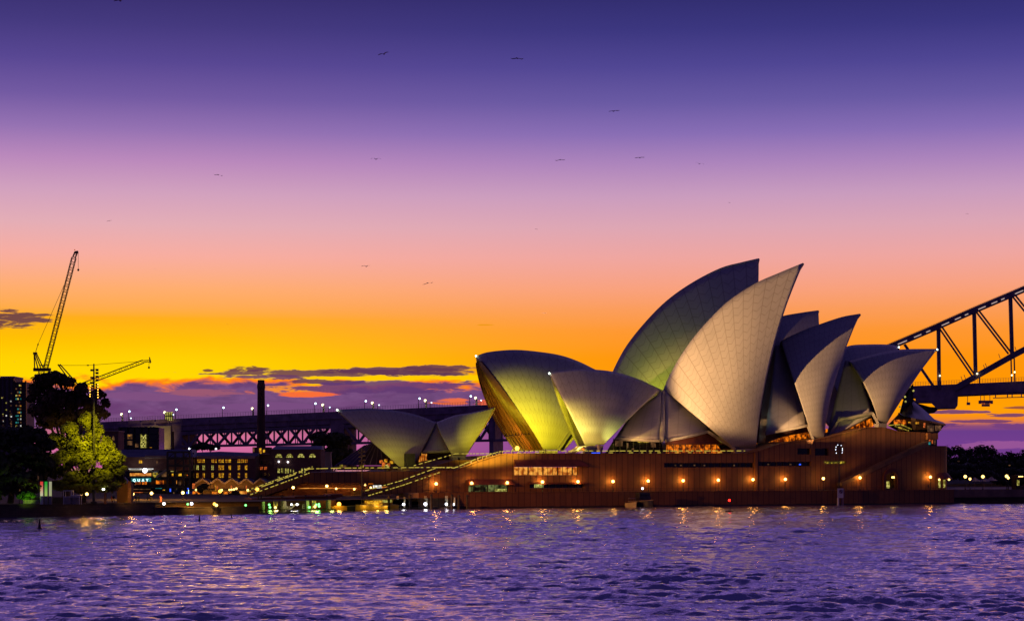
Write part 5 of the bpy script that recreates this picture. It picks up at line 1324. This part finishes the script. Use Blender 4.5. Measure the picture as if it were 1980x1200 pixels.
# ------------------------------------------------------------------ things on the left promenade
for i, (x, mt, lab) in enumerate(((80.5, 'banner_red', 'tall backlit banner fading from red to white'), (89, 'banner_green', 'tall backlit banner fading from green to pale green'), (97.5, 'banner_white', 'tall backlit pale banner, rightmost of the three'))):
    top = {'banner_red': (255, 70, 60), 'banner_green': (40, 190, 60), 'banner_white': (190, 190, 150)}[mt]
    bot = {'banner_red': (235, 235, 190), 'banner_green': (190, 220, 110), 'banner_white': (190, 195, 140)}[mt]
    m, n, b = newmat(mt); z = n.node('ShaderNodeSeparateXYZ'); n.put(z.inputs[0], n.node('ShaderNodeNewGeometry').outputs['Position'])
    f = n.ss(z.outputs[2], 4.6, 8.0); n.put(b.inputs['Emission Color'], n.mix(f, s2l(bot), s2l(top))); b.inputs['Emission Strength'].default_value = .62; b.inputs['Base Color'].default_value = (.05, .05, .05, 1)
    q_ = P(x, 973, 461.5); q_.z = 2.9
    t = thing('banner', lab, 'banner', q_, 'backlit banners on the promenade')
    MB().box(q_+Vector((0, 0, 1.9)), .62, .16, 3.3).build('cloth_panel', m, t)
    mb = MB().box(q_, .7, .3, 1.8); mb.beam(q_+Vector((.34, 0, 1.8)), q_+Vector((.34, 0, 5.3)), .08); mb.build('plinth', M['white' if i == 0 else 'concrete'], t)
q_ = P(74, 973, 459.8); q_.z = 2.9
t = thing('lamp_post', 'thin black post with a small white lantern left of the banners', 'lamp post', q_)
MB().tube(q_, q_+Vector((0, 0, 5.7)), .13, .09).build('post', M['dark'], t); MB().box(q_+Vector((0, 0, 5.7)), .26, .26, .75).build('lantern', M['win_dim'], t)
for i, (x, y, g_, lab) in enumerate(((168, 954.5, 'globe_orange', 'orange globe lamp on a short post under the green lit tree'), (38, 947, 'win_dim', 'dim small lamp above the bright green shrub'))):
    p_ = P(x, y, 463); globe_lamp('globe_lamp', Vector((p_.x, p_.y, 2.9)), p_, .34 if i == 0 else .2, g_, lab, None, pr=.06, watts=70 if i == 0 else 0)
q_ = P(200, 972, 468); q_.z = 2.9
t = thing('lamp_post', 'square brick pillar with a white downlight under the green lit tree', 'lamp post', q_)
MB().box(q_+Vector((.45, 0, 0)), .55, .55, 2.6).build('pillar', M['sandstone'], t); MB().lathe(P(200, 945, 468), [(.22, -.25), (.34, 0), (.2, .2)], 12).build('lamp', M['globe_white'], t)
for x in (160, 190, 250): spot('promenade_light', P(x, 945, 466), P(x+4, 972, 464), 350, (1, .45, .05), 150, 1, .3)
q_ = P(138, 973, 460.5); q_.z = 2.9
t = thing('ticket_kiosk', 'pale glass ticket kiosk with a lower booth beside it', 'kiosk', q_)
mb = MB(); k = 460.5/FPX
for x0, x1, h in ((123, 138, 26), (138, 154, 17)):
    a = P(x0, 973, 460); b = P(x1, 973, 460); hh = h*k
    for x in (a.x, b.x):
        for dy in (0, 2): mb.beam(Vector((x, a.y+dy, 2.9)), Vector((x, a.y+dy, 2.9+hh)), .1)
    mb.obox(Vector((a.x-.1, a.y-.1, 2.9+hh)), (b.x-a.x+.2, 0, 0), (0, 2.3, 0), (0, 0, .12))
    mb.beam(Vector((a.x, a.y, 2.9+1.75)), Vector((b.x, a.y, 2.9+1.75)), .12)
mb.build('frame', M['white'], t)
mb = MB(); a = P(124, 973, 461); b = P(153, 973, 461); mb.obox(Vector((a.x, a.y, 2.95)), (b.x-a.x, 0, 0), (0, .1, 0), (0, 0, 1.6)); mb.build('panel', M['concrete'], t)
mb = MB()
for i in range(16): mb.box(P(46+i*1.9, 973.5, 459.2), .1, .1, .85)
mb.beam(P(45, 966.5, 459.2), P(76, 966.5, 459.2), .1); tag(mb.build('railing', M['concrete']), 'pale low baluster railing under the bright green shrub', 'railing')
mb = MB(); a, b = P(62, 0, 466), P(130, 0, 468); mb.obox(Vector((a.x, a.y, 2.9)), (b.x-a.x, 2, 0), (0, .4, 0), (0, 0, 1.55)); tag(mb.build('garden_wall', M['stone']), 'grey stone wall behind the banners', 'wall')
q_ = P(248, 972, 474); q_.z = 2.9
t = thing('gate_house', 'low orange lit stone building right of the green lit tree', 'building', q_)
mb = MB(); a, b = P(226, 0, 478), P(252, 0, 478); mb.obox(Vector((a.x, a.y, 2.9)), (b.x-a.x, 0, 0), (0, 4, 0), (0, 0, 4.6)); mb.build('wall', M['sandstone'], t)
a, b = P(247, 0, 476.5), P(253.5, 0, 476.5); MB().obox(Vector((a.x, a.y, 2.9)), (b.x-a.x, 0, 0), (0, 1, 0), (0, 0, 5.2)).build('pier', M['brick'], t)
mb = MB(); a, b = P(224, 0, 477.5), P(247, 0, 477.5); mb.prism([Vector((a.x, a.y, 7.5)), Vector((b.x, a.y, 7.5)), Vector(((a.x+b.x)/2, a.y, 9.0))], (0, 4.6, 0)); mb.build('roof', M['slate'], t)
spot('house_light', P(244, 955, 472), P(240, 950, 478), 450, (1, .45, .06), 140, 1, .3)
spot('tree_flood', P(206, 772, 452), P(190, 862, 474), 60000, (1, .84, .012), 52, 1, .5)
spot('shrub_flood', P(56, 968, 456), P(50, 955, 460), 550, (.5, 1, .05), 90, .8, .2)
# cars of the quay road as seen as lit bollards, lamps on the low sea wall
for i, (x, y, g_, lab) in enumerate(((317, 973, 'globe_white', 'white bulkhead lamp on the parapet, leftmost above the low sea wall'), (363, 974, 'green_lamp', 'green marker lamp on the parapet'), (370.5, 973, 'globe_white', 'white bulkhead lamp right of the green marker lamp'),
                             (414.5, 973.5, 'globe_orange', 'orange lamp low on the parapet'), (418.5, 976, 'globe', 'pale lamp just right of the orange parapet lamp'), (475, 976, 'green_lamp', 'green marker lamp near the jetty'))):
    p_ = P(x, y, 484); t = thing('bulkhead_lamp', lab, 'lamp', p_-Vector((0, 0, .6)), 'lamps on the low sea wall')
    MB().tube(p_-Vector((0, 0, .9)), p_, .08).build('post', M['dark'], t); MB().ball(p_, .36 if g_ != 'green_lamp' else .26).build('lamp', M[g_], t)
for x in (317, 366, 416): spot('parapet_light', P(x, 968, 482), P(x, 974, 486), 2000, (1, .5, .08), 150, 1, .2)
# ------------------------------------------------------------------ jetty, pontoons, piles
JO = -6.0
t = thing('ferry_jetty', 'dark covered jetty with pale columns and green lamps', 'jetty', FR.at(575, 990, JO))
mb = MB(); mb.prism([FR.at(x, y, JO) for x, y in ((498, 984.5), (650, 983.5), (650, 991), (498, 993))], FR.w*7); mb.build('pontoon', M['pile'], t)
mb = MB(); mb.prism([FR.at(x, y, JO+1) for x, y in ((486, 962.3), (570, 961), (570, 958.2), (640, 957.8), (640, 955), (662, 955), (662, 960), (640, 963.5), (486, 965.5))], FR.w*6); mb.build('roof', M['soffit'], t)
mb = MB(); mb.beam(FR.at(512, 961, JO+.6), FR.at(570, 960.6, JO+.6), .2); mb.beam(FR.at(570, 958, JO+.6), FR.at(640, 957.6, JO+.6), .2); mb.beam(FR.at(640, 954.8, JO+.6), FR.at(662, 954.8, JO+.6), .2); mb.build('gutter', M['trim'], t)
for x, wd in ((510, 4.5), (551, 5.5), (595, 5.5), (637.5, 4.5)):
    MB().prism([FR.at(x-wd/2, 986, JO+2), FR.at(x+wd/2, 986, JO+2), FR.at(x+wd/2, 961, JO+2), FR.at(x-wd/2, 961, JO+2)], FR.w*.8).build('column', M['cream'], t)
for x in (499.5, 505, 545, 591, 632): MB().tube(FR.at(x, 994, JO-.3), FR.at(x, 956, JO-.3), .22, n=8).build('post', M['pile'], t)
mb = MB()
for x0, x1, y0, y1 in ((547, 555, 977, 985), (556, 562, 979, 985), (585, 590, 975, 985)):
    for y in np.linspace(y0, y1, 4): mb.beam(FR.at(x0, y, JO+1), FR.at(x1, y, JO+1), .13)
    for x in (x0, x1): mb.beam(FR.at(x, y0, JO+1), FR.at(x, y1, JO+1), .13)
mb.beam(FR.at(561, 984, JO+1), FR.at(570, 976, JO+1), .25); mb.beam(FR.at(566, 976, JO+1), FR.at(580, 974, JO+1), .25); mb.build('gangway', M['cream'], t)
for x0, x1, y0, y1 in ((530, 537, 969, 983), (604, 611, 967, 983)): MB().prism([FR.at(x0, y1, JO+1.5), FR.at(x1, y1, JO+1.5), FR.at(x1, y0, JO+1.5), FR.at(x0, y0, JO+1.5)], FR.w*.6).build('notice_board', M['strip'], t)
MB().prism([FR.at(x, y, JO+6.6) for x, y in ((500, 985), (650, 984), (650, 962), (500, 964))], FR.w*.2).build('back_wall', M['soffit'], t)
for x, y, g_, r_ in ((520.5, 975, 'green_lamp', .28), (522, 980, 'green_lamp', .3), (532.5, 980.5, 'globe', .34), (563.5, 974.5, 'globe_white', .26), (574.5, 974.5, 'globe_white', .32), (598, 980, 'green_lamp', .34), (609, 979, 'globe', .34), (611.5, 975, 'green_lamp', .28), (616.5, 974, 'green_lamp', .28), (617, 978, 'green_lamp', .32)):
    MB().ball(FR.at(x, y, JO+.8), r_).build('lamp', M[g_], t)
def bulb(pos, watts, col_):
    l = bpy.data.lights.new('lamp_bulb', 'POINT'); l.energy = watts; l.color = col_; l.shadow_soft_size = .45
    lo = bpy.data.objects.new('lamp_bulb', l); COL.objects.link(lo); lo.location = pos
for x, y, e_, c_ in ((523, 974, 120, (.45, 1, .15)), (534, 978, 90, (1, .8, .3)), (568, 972, 110, (1, .9, .6)), (613, 973, 150, (.4, 1, .15)), (604, 979, 60, (1, .85, .3)), (642, 975, 60, (.7, .9, .2))): bulb(FR.at(x, y, JO-.9), e_, c_)
bulb(FR.at(655.5, 972, -4.5), 260, (1, .55, .1))
for x in (705, 730, 748): bulb(FR.at(x, 977, -11), 90, (1, .72, .15))
for x in (780, 822, 864): bulb(FR.at(x, 974, -6.4), 25, (1, .95, .8))
t = thing('quay_lamp', 'bright starry orange lamp between the jetty and the yellow boats', 'lamp', FR.at(656, 984, -3))
MB().tube(FR.at(655.5, 984, -3), FR.at(655.5, 975, -3), .08).build('post', M['dark'], t); MB().ball(FR.at(655.5, 974, -3), .55).build('globe', M['globe_orange'], t)
mb = MB(); mb.prism([FR.at(x, y, -4) for x, y in ((642, 991), (676, 990.5), (676, 978), (650, 976.5), (642, 979))], FR.w*3.5); tag(mb.build('barge', M['water_taxi']), 'low timber barge under the starry orange lamp', 'boat')
# pontoon with piles right of the boats
PT = thing('landing_pontoon', 'low black floating pontoon before the brown sea wall', 'pontoon', FR.at(830, 986, -5))
mb = MB(); mb.prism([FR.at(x, y, -6) for x, y in ((752, 981), (862, 980), (872, 978), (885, 977), (900, 978.5), (908, 984), (908, 988), (752, 990))], FR.w*4.5); mb.build('float', M['pile'], PT)
mb = MB(); mb.beam(FR.at(757, 977, -5.6), FR.at(905, 974, -5.6), .1)
for x in np.linspace(757, 900, 20): mb.beam(FR.at(x, 981, -5.6), FR.at(x, 976, -5.6), .08)
mb.build('rail', M['dark'], PT)
for x in (782, 825, 864.5, 879): MB().box(FR.at(x, 981, -4.6), .35, .35, 2.8, FR.e).build('light_column', M['cream'], PT)
for x, y, r_ in ((780.5, 974.5, .38), (822.5, 974, .46), (863, 974, .38), (876, 974.5, .38)): MB().ball(FR.at(x, y, -5.4), r_).build('lamp', M['globe_white'], PT)
for x0, x1, y0, y1 in ((767, 771.5, 958, 965), (821, 825, 958, 965), (861, 866, 958, 968)): MB().prism([FR.at(x0, y1, -5), FR.at(x1, y1, -5), FR.at(x1, y0, -5), FR.at(x0, y0, -5)], FR.w*.2).build('notice', M['cream'], PT)
for i, (x, y0) in enumerate(((752, 958.5), (793, 958), (834, 957.5), (874, 957.5), (887, 959), (903.5, 958.5))):
    b = FR.at(x, 992, -6.6); tp = FR.at(x, y0, -6.6); b = Vector((tp.x, tp.y, -1.5))
    t = thing('mooring_pile', 'dark mooring pile at the pontoon, %s from the left' % ORD[i], 'pile', b, 'mooring piles of the pontoon')
    MB().tube(b, tp, .36, .34, 10).build('shaft', M['pile'], t); MB().lathe(tp, [(.4, 0), (.38, .15), (.05, .4)], 10).build('cap', M['dark'], t)

# ------------------------------------------------------------------ boats
def cabin_boat(name, label, q0, L, wd, mat, yaw_e, cabin=True, lit=None, group=None, nwin=4, hh=1.15, roof=True):
    t = thing(name, label, 'boat', q0, group); e = yaw_e; w_ = Vector((-e.y, e.x, 0)); Z = Vector((0, 0, 1))
    rows = []
    for f in np.linspace(0, 1, 9):
        f = float(f); half = wd/2*(1-max(0, f-.55)**2*4.6)*(.9+.1*min(1, f*4)); half = max(half, .04); sheer = hh*(1+.28*f*f)
        c = q0 + e*(L*(f-.5))
        rows.append([c-w_*half+Z*sheer, c-w_*half*.86+Z*.25, c-w_*half*.4-Z*.35, c+w_*half*.4-Z*.35, c+w_*half*.86+Z*.25, c+w_*half+Z*sheer])
    mb = MB(); mb.grid(rows); n = len(mb.v)
    mb.f.append(tuple(range(6))[::-1])
    mb.grid([[r[0]-Z*.12 for r in rows], [r[5]-Z*.12 for r in rows]])
    mb.build('hull', M[mat], t)
    mb = MB()
    for s_ in (0, 5):
        for a, b in zip(rows[:-1], rows[1:]): mb.beam(a[s_], b[s_], .12)
    mb.build('gunwale', M['trim'], t)
    if cabin:
        c = q0 - e*L*.08 + Z*hh; cl, cw, ch = L*.5, wd*.72, 1.35
        mb = MB().box(c, cl, cw, ch*.45, e); mb.box(c+Z*(ch), cl*1.1, cw*1.08, .16, e)
        for i in range(nwin+1):
            for s_ in (-1, 1): mb.beam(c+e*(cl*(i/nwin-.5))+w_*s_*cw*.48+Z*ch*.4, c+e*(cl*(i/nwin-.5))+w_*s_*cw*.48+Z*ch, .12)
        cb = mb.build('cabin', M[mat if lit else 'hull_dark'], t)
        MB().box(c+Z*ch*.45, cl*.94, cw*.9, ch*.55, e).build('window', M[lit or 'glass_dark'], cb)
        mb = MB(); mb.tube(c+Z*ch, c+Z*(ch+1.2), .05); mb.build('mast', M['dark'], t)
    return t
cabin_boat('water_taxi', 'yellow water taxi with lit cabin, nearest the open water', Vector((*FR.at(717, 988, -9).xy, 0)), 8.6, 2.9, 'water_taxi', -FR.e, True, 'win', 'moored yellow water taxis', 5)
cabin_boat('water_taxi', 'yellow water taxi behind the first, with a row of pale cabin lights', Vector((*FR.at(735, 986, -5).xy, 0)), 9.6, 2.9, 'water_taxi', -FR.e, True, 'win_pale', 'moored yellow water taxis', 6, 1.35)
cabin_boat('dinghy', 'small dark boat tied up left of the yellow water taxis', Vector((*FR.at(688, 988, -8).xy, 0)), 4.4, 1.9, 'hull_dark', (FR.e+FR.w*-.6).normalized(), False, None, None)
for x, y in ((692, 978.5), (708, 975), (731, 975), (748, 975.5), (762, 976)): pass
t = cabin_boat('work_boat', 'tall black workboat with a white masthead light', Vector((*FR.at(1243, 983, -6).xy, 0)), 8.5, 4.0, 'hull_dark', (-FR.w+FR.e*.25).normalized(), False, None, None, hh=1.7)
b0 = Vector((*FR.at(1243, 983, -5).xy, 0))
mb = MB(); mb.box(b0+Vector((0, 0, 1.4)), 3.7, 3.0, 1.5, FR.e); mb.box(b0+Vector((0, 0, 2.9)), 3.3, 2.6, 1.1, FR.e); mb.box(b0+Vector((0, 0, 4.0)), 3.7, 3.0, .16, FR.e)
wh = mb.build('wheelhouse', M['hull_dark'], t)
mb = MB(); mb.box(b0+Vector((0, 0, 3.1))-FR.w*1.32, 2.9, .08, .62, FR.e); mb.build('window', M['glass_dark'], wh)
mb = MB(); mb.tube(b0+Vector((-.1, 0, 4.1)), b0+Vector((-.1, 0, 5.2)), .07); mb.build('mast', M['dark'], t)
MB().ball(b0+Vector((-.1, -.1, 5.35)), .32, 12).build('masthead_light', M['globe_white'], t)
t = cabin_boat('runabout', 'small pale open boat left of the black workboat', Vector((*FR.at(1222, 983, -6.5).xy, 0)), 4.6, 2.0, 'cream', (-FR.w+FR.e*.1).normalized(), False, None, None, hh=1.3)
c = Vector((*FR.at(1222, 983, -6.5).xy, 1.3)); mb = MB()
for s_ in (-.7, .7):
    for r_ in (-.6, .6): mb.beam(c+FR.e*s_+FR.w*r_, c+FR.e*s_+FR.w*r_+Vector((0, 0, 1.3)), .07)
mb.box(c+Vector((0, 0, 1.3)), 1.7, 1.6, .1, FR.e); mb.build('bimini_frame', M['steel'], t)
# ------------------------------------------------------------------ buoys, beacon, sign
def buoy(x, y, hpx, label, tilt=0):
    d = FPX*CH/(y-HY); q_ = P(x, y, d); q_.z = 0; k = hpx*d/FPX
    t = thing('channel_buoy', label, 'buoy', q_, 'dark cone buoys')
    MB().lathe(q_, [(k*.24, -.5), (k*.26, 0), (k*.25, k*.10), (k*.16, k*.14)], 16).build('float', M['pile'], t)
    MB().lathe(q_, [(k*.16, k*.14), (k*.105, k*.6), (k*.065, k*.9), (k*.065, k), (.01, k*1.02)], 14).build('cone', M['buoy'], t)
    mb = MB().lathe(q_, [(k*.125, k*.46), (k*.12, k*.56)], 14); mb.build('band', M['soffit'], t)
    t.rotation_euler = (0, math.radians(tilt), 0)
M['buoy'] = plain('buoy_paint', (.035, .018, .02), .6, .3, 2)
buoy(76.5, 1022, 19, 'nearest and largest dark cone buoy at the left', 0)
buoy(385.5, 1007, 12, 'dark cone buoy in the middle of the three', 2)
buoy(448, 1001, 9, 'smallest dark cone buoy, leaning, furthest right of the three', -9)
q_ = P(1411, 988.5, FPX*CH/88.5); q_.z = 0
t = thing('beacon', 'small float carrying a red light on a thin post', 'beacon', q_)
MB().lathe(q_, [(1.0, -.3), (1.15, .05), (1.1, .28), (.3, .36)], 16).build('float', M['pile'], t); MB().tube(q_+Vector((.15, 0, .3)), q_+Vector((.05, 0, 2.6)), .06).build('post', M['dark'], t)
MB().ball(q_+Vector((-.1, 0, 2.9)), .3, 12).build('red_lamp', M['red_lamp'], t)
b = FR.at(1626, 978, -2.0); b.z = -1
t = thing('no_entry_sign', 'white sign with a barred ring on a pale pile in the water', 'sign', b)
k = b.y/FPX
mb = MB(); a = FR.at(1621.5, 945, -2.3); dims = 11.5*k
mb.obox(FR.at(1619.5, 962, -2.4), FR.e*12.5*k*1.06, FR.w*.12, (0, 0, 18.5*k)); brd = mb.build('board', M['white'], t)
c = FR.at(1626, 949.5, -2.48); rr = 3.6*k; mb = MB(); n_ = 24
ring_o = [c+FR.e*math.cos(i*6.2832/n_)*rr+Vector((0, 0, math.sin(i*6.2832/n_)*rr)) for i in range(n_)]; ring_i = [c+(p-c)*.74 for p in ring_o]
for i in range(n_): mb.prism([ring_o[i], ring_o[(i+1) % n_], ring_i[(i+1) % n_], ring_i[i]], FR.w*.05)
mb.beam(c+(FR.e*-.7+Vector((0, 0, .7)))*rr, c+(FR.e*.7+Vector((0, 0, -.7)))*rr, .16); mb.build('barred_ring', M['soffit'], brd)
MB().tube(Vector((*FR.at(1620.5, 970, -2.0).xy, -1)), FR.at(1620.5, 962, -2.0), .3).build('pile', M['white'], t); MB().tube(Vector((*FR.at(1629, 970, -1.8).xy, -1)), FR.at(1629, 962, -1.8), .38).build('pile', M['steel'], t)
mb = MB(); mb.beam(FR.at(1632, 961, -1.6), FR.at(1632, 944, -1.6), .5, .3); mb.build('backing_post', M['steel'], t)

# ------------------------------------------------------------------ right hand promenade
for i, (x, y, lab) in enumerate(((1866.5, 920.8, 'white globe lamp at the left of the headland promenade'), (1875.5, 925.3, 'second white globe lamp on the headland promenade, set lower'), (1900.5, 920.8, 'globe lamp between the market umbrellas'), (1946.5, 920, 'upper globe lamp of the close pair near the kiosk'), (1949.5, 923.3, 'lower globe lamp of the close pair near the kiosk'))):
    p_ = FR.at(x, y, 9); globe_lamp('street_lamp', Vector((p_.x, p_.y, ZB)), p_, .5 if i not in (1, 4) else .4, 'globe', lab, 'globe lamps on the headland promenade')
for i, (x, y) in enumerate(((1885, 922), (1903, 922.5), (1917, 921))):
    p_ = FR.at(x, y, 14); b = Vector((p_.x, p_.y, ZB)); t = thing('market_umbrella', 'pale pointed market umbrella on the dark promenade, %s from the left' % ORD[i], 'umbrella', b, 'market umbrellas')
    MB().tube(b, p_, .06).build('pole', M['steel'], t); MB().lathe(Vector((p_.x, p_.y, p_.z-1.25)), [(2.0, 0), (1.85, .1), (.9, .62), (.05, 1.3)], 8).build('canopy', M['canvas'], t)
p_ = FR.at(1969, 943, 10); b = Vector((p_.x, p_.y, ZB)); t = thing('bar_kiosk', 'small kiosk glowing yellow at the right edge', 'kiosk', b)
MB().box(b+FR.w*1.2, 3.2, .2, 4.2, FR.e).box(b+Vector((0, 0, 4.2)), 3.6, 3.0, .25, FR.e).box(b-FR.e*1.6, .25, 2.4, 4.2, FR.e).box(b-FR.w*.9, 3.0, .4, 1.0, FR.e).build('booth', M['bronze'], t)
MB().box(b+FR.w*.9+Vector((0, 0, 1.2)), 2.0, .2, 1.7, FR.e).build('lit_shelf', M['win_pale'], t); MB().box(b-FR.w*1.2+Vector((0, 0, 3.9)), 1.6, .3, .25, FR.e).build('lamp', M['globe'], t)

# ------------------------------------------------------------------ people (a few pixels each)
def body(pose):
    me = bpy.data.meshes.new('person'); st = {'stand': (.10, -.08, .0), 'walk': (.28, -.30, .05), 'lean': (.08, -.10, .18)}[pose]
    a, b, ln = st
    v = [(0, 0, .95), (ln*.5, 0, 1.2), (ln, 0, 1.42), (ln*1.1, 0, 1.53), (ln*1.2, 0, 1.68),
         (ln, .2, 1.38), (ln+a*.5, .27, 1.1), (ln+a, .25, .86), (ln, -.2, 1.38), (ln+b*.5, -.27, 1.1), (ln+b, -.25, .86),
         (0, .1, .9), (a*.6, .11, .48), (a, .11, .04), (a+.16, .12, .03), (0, -.1, .9), (b*.5, -.11, .48), (b, -.11, .04), (b+.16, -.12, .03)]
    e = [(0, 1), (1, 2), (2, 3), (3, 4), (2, 5), (5, 6), (6, 7), (2, 8), (8, 9), (9, 10), (0, 11), (11, 12), (12, 13), (13, 14), (0, 15), (15, 16), (16, 17), (17, 18)]
    r = [.15, .15, .16, .055, .11, .065, .05, .04, .065, .05, .04, .095, .07, .05, .04, .095, .07, .05, .04]
    me.from_pydata(v, e, []); o = bpy.data.objects.new('tmp', me); COL.objects.link(o)
    sk = o.modifiers.new('s', 'SKIN'); sk.branch_smoothing = .3
    for i, d in enumerate(o.data.skin_vertices[0].data): d.radius = (r[i], r[i]); d.use_root = (i == 0)
    o.modifiers.new('ss', 'SUBSURF').levels = 1
    dg = bpy.context.evaluated_depsgraph_get(); m2 = bpy.data.meshes.new_from_object(o.evaluated_get(dg)); m2.name = 'person'
    bpy.data.objects.remove(o); m2.materials.clear(); m2.polygons.foreach_set('use_smooth', [True]*len(m2.polygons))
    return m2
BODY = {}
for p_ in ('stand', 'walk', 'lean'):
    for c_ in ('cloth', 'cloth2'):
        m2 = body(p_); m2.materials.append(M[c_]); BODY[p_, c_] = m2
def person(pos, pose, c_, label, rz, group):
    o = bpy.data.objects.new('person', BODY[pose, c_]); COL.objects.link(o); o.location = pos; o.rotation_euler = (0, 0, rz); tag(o, label, 'person', group)
for i, (x, po, lab) in enumerate(((991.5, 'stand', 'dark silhouetted person by the orange glow on the deck'), (1011, 'lean', 'dark person leaning at the deck rail left of the yellow sail foot'), (1051, 'stand', 'left of two dark people before the yellow sail foot'), (1055, 'walk', 'right of two dark people before the yellow sail foot'), (1142, 'walk', 'small dark person on the deck near the slim post'))):
    q_ = FR.at(x, 878, OW+2.5); person(q_, po, 'cloth', lab, R.random()*6, 'people on the podium deck')
def on(x, d, z): q_ = P(x, 0, d); return Vector((q_.x, q_.y, z))
for i, (x, po, c_, lab) in enumerate(((216, 'stand', 'cloth2', 'person in reddish clothes left of the low orange lit building'), (219.5, 'walk', 'cloth', 'person in dark clothes beside the one in red, left of the low building'), (240, 'stand', 'cloth', 'lone dark person in front of the low orange lit building'),
                                      (263, 'stand', 'cloth', 'left of two dark people on the promenade below the teal sign'), (268, 'stand', 'cloth', 'right of two dark people on the promenade below the teal sign'), (286, 'walk', 'cloth', 'dark person walking by the white lit sign panels'), (291, 'stand', 'cloth', 'dark person standing right of the walker by the lit panels'), (311, 'stand', 'cloth2', 'person in orange red beside the end of the high sea wall'))):
    person(on(x, 481+i*.4, 2.98), po, c_, lab, R.random()*6, 'people on the left promenade')
for i, (x, y, lab) in enumerate(((1583, 944, 'dark person on the broadwalk left of the lamp mast'), (1795, 943, 'dark person on the broadwalk beneath the last podium lamp'), (1866, 943, 'dark person on the headland promenade under the first lamp'), (1950, 943, 'dark person by the pair of lamps near the kiosk'))):
    q_ = FR.at(x, y, 6); person(Vector((q_.x, q_.y, ZB+.01)), 'stand', 'cloth', lab, R.random()*6, 'people on the broadwalk')
for i, (x, y, lab) in enumerate(((620, 911, 'person at the rail near the top of the grand steps'), (648, 911, 'person on the upper deck above the concourse lamp'), (690, 910.5, 'person on the upper deck left of the dark mast'), (745, 910, 'person on the upper deck below the small left sail'))):
    q_ = FR.at(x, y, OS_+3); person(q_, 'stand', 'cloth', lab, R.random()*6, 'people on the upper deck')

# ------------------------------------------------------------------ birds
def bird_mesh(flap):
    mb = MB(); mb.grid([[Vector((math.cos(t)*r, x, math.sin(t)*r*.8)) for t in np.linspace(0, 2*math.pi, 9)] for x, r in ((-.26, .01), (-.18, .05), (0, .08), (.14, .06), (.2, .045), (.27, .01))])
    for s_ in (-1, 1):
        top = [[Vector((s_*.04, -.1, .03)), Vector((s_*.28, -.12, .03+flap*.5)), Vector((s_*.56, -.13, flap*.6)), Vector((s_*.8, -.12, flap*.25))],
               [Vector((s_*.04, .1, .03)), Vector((s_*.28, .12, .05+flap*.5)), Vector((s_*.56, .08, flap*.6)), Vector((s_*.8, -.08, flap*.25))]]
        n_ = len(mb.v); mb.grid(top); mb.grid([[q+Vector((0, 0, -.03)) for q in r] for r in top])
    mb.grid([[Vector((-.06, -.36, 0)), Vector((.06, -.36, 0))], [Vector((-.03, -.2, .01)), Vector((.03, -.2, .01))]])
    return mb
protos = []
for fl in (.22, -.12, .05):
    o = bird_mesh(fl).build('bird', M['bird'], base=(0, 0, 0)); protos.append(o)
spots = [(742, 105, 22), (1000, 113, 24), (1187, 215, 22), (727, 308, 20), (1083, 309, 18), (1237, 305, 18), (1352, 317, 18), (422, 338, 18), (211, 427, 10), (708, 515, 18), (827, 547, 20), (1053, 605, 10), (232, 2, 24), (300, 520, 6), (440, 627, 6), (1410, 392, 5), (1870, 413, 6), (1037, 443, 6), (28, 699, 8)]
lab = ['bird gliding high above the small sails, upper of two near the middle left', 'bird with raised wing highest over the tall yellow lit sail', 'bird in violet sky above the tallest rear sail, higher than its neighbours', 'bird in lilac sky directly below the upper middle left bird', 'bird in lilac sky left of the pair above the rear sail', 'bird in lilac sky, left of a pair above the tallest sails', 'bird in lilac sky, right of a pair above the largest front sail',
       'bird alone in pink sky above the brick chimney', 'small bird in pink sky above the low crane', 'bird in orange pink sky above the small left sail', 'bird in orange sky between the small sails and the yellow lit sail', 'small bird low in orange sky above the yellow lit sail', 'bird at the very top edge of the sky on the left', 'tiny bird in orange sky right of the tall crane', 'tiny bird in yellow sky left of the chimney top', 'tiny bird over the tip of the tallest rear sail', 'tiny bird high over the arch bridge', 'tiny bird in pink sky above the yellow lit sail', 'small dark bird low between the left towers and the tall crane']
for i, (x, y, s_) in enumerate(spots):
    o = protos[i % 3] if i < 3 else protos[i % 3].copy()
    if i >= 3: COL.objects.link(o)
    d = 1.6*FPX/s_ * .9; o.location = P(x, y, min(d, 900)); o.rotation_euler = (math.radians(R.uniform(-8, 8)), math.radians(R.uniform(-10, 10)), math.radians(R.uniform(-35, 35)))
    tag(o, lab[i], 'bird', 'birds in the evening sky')
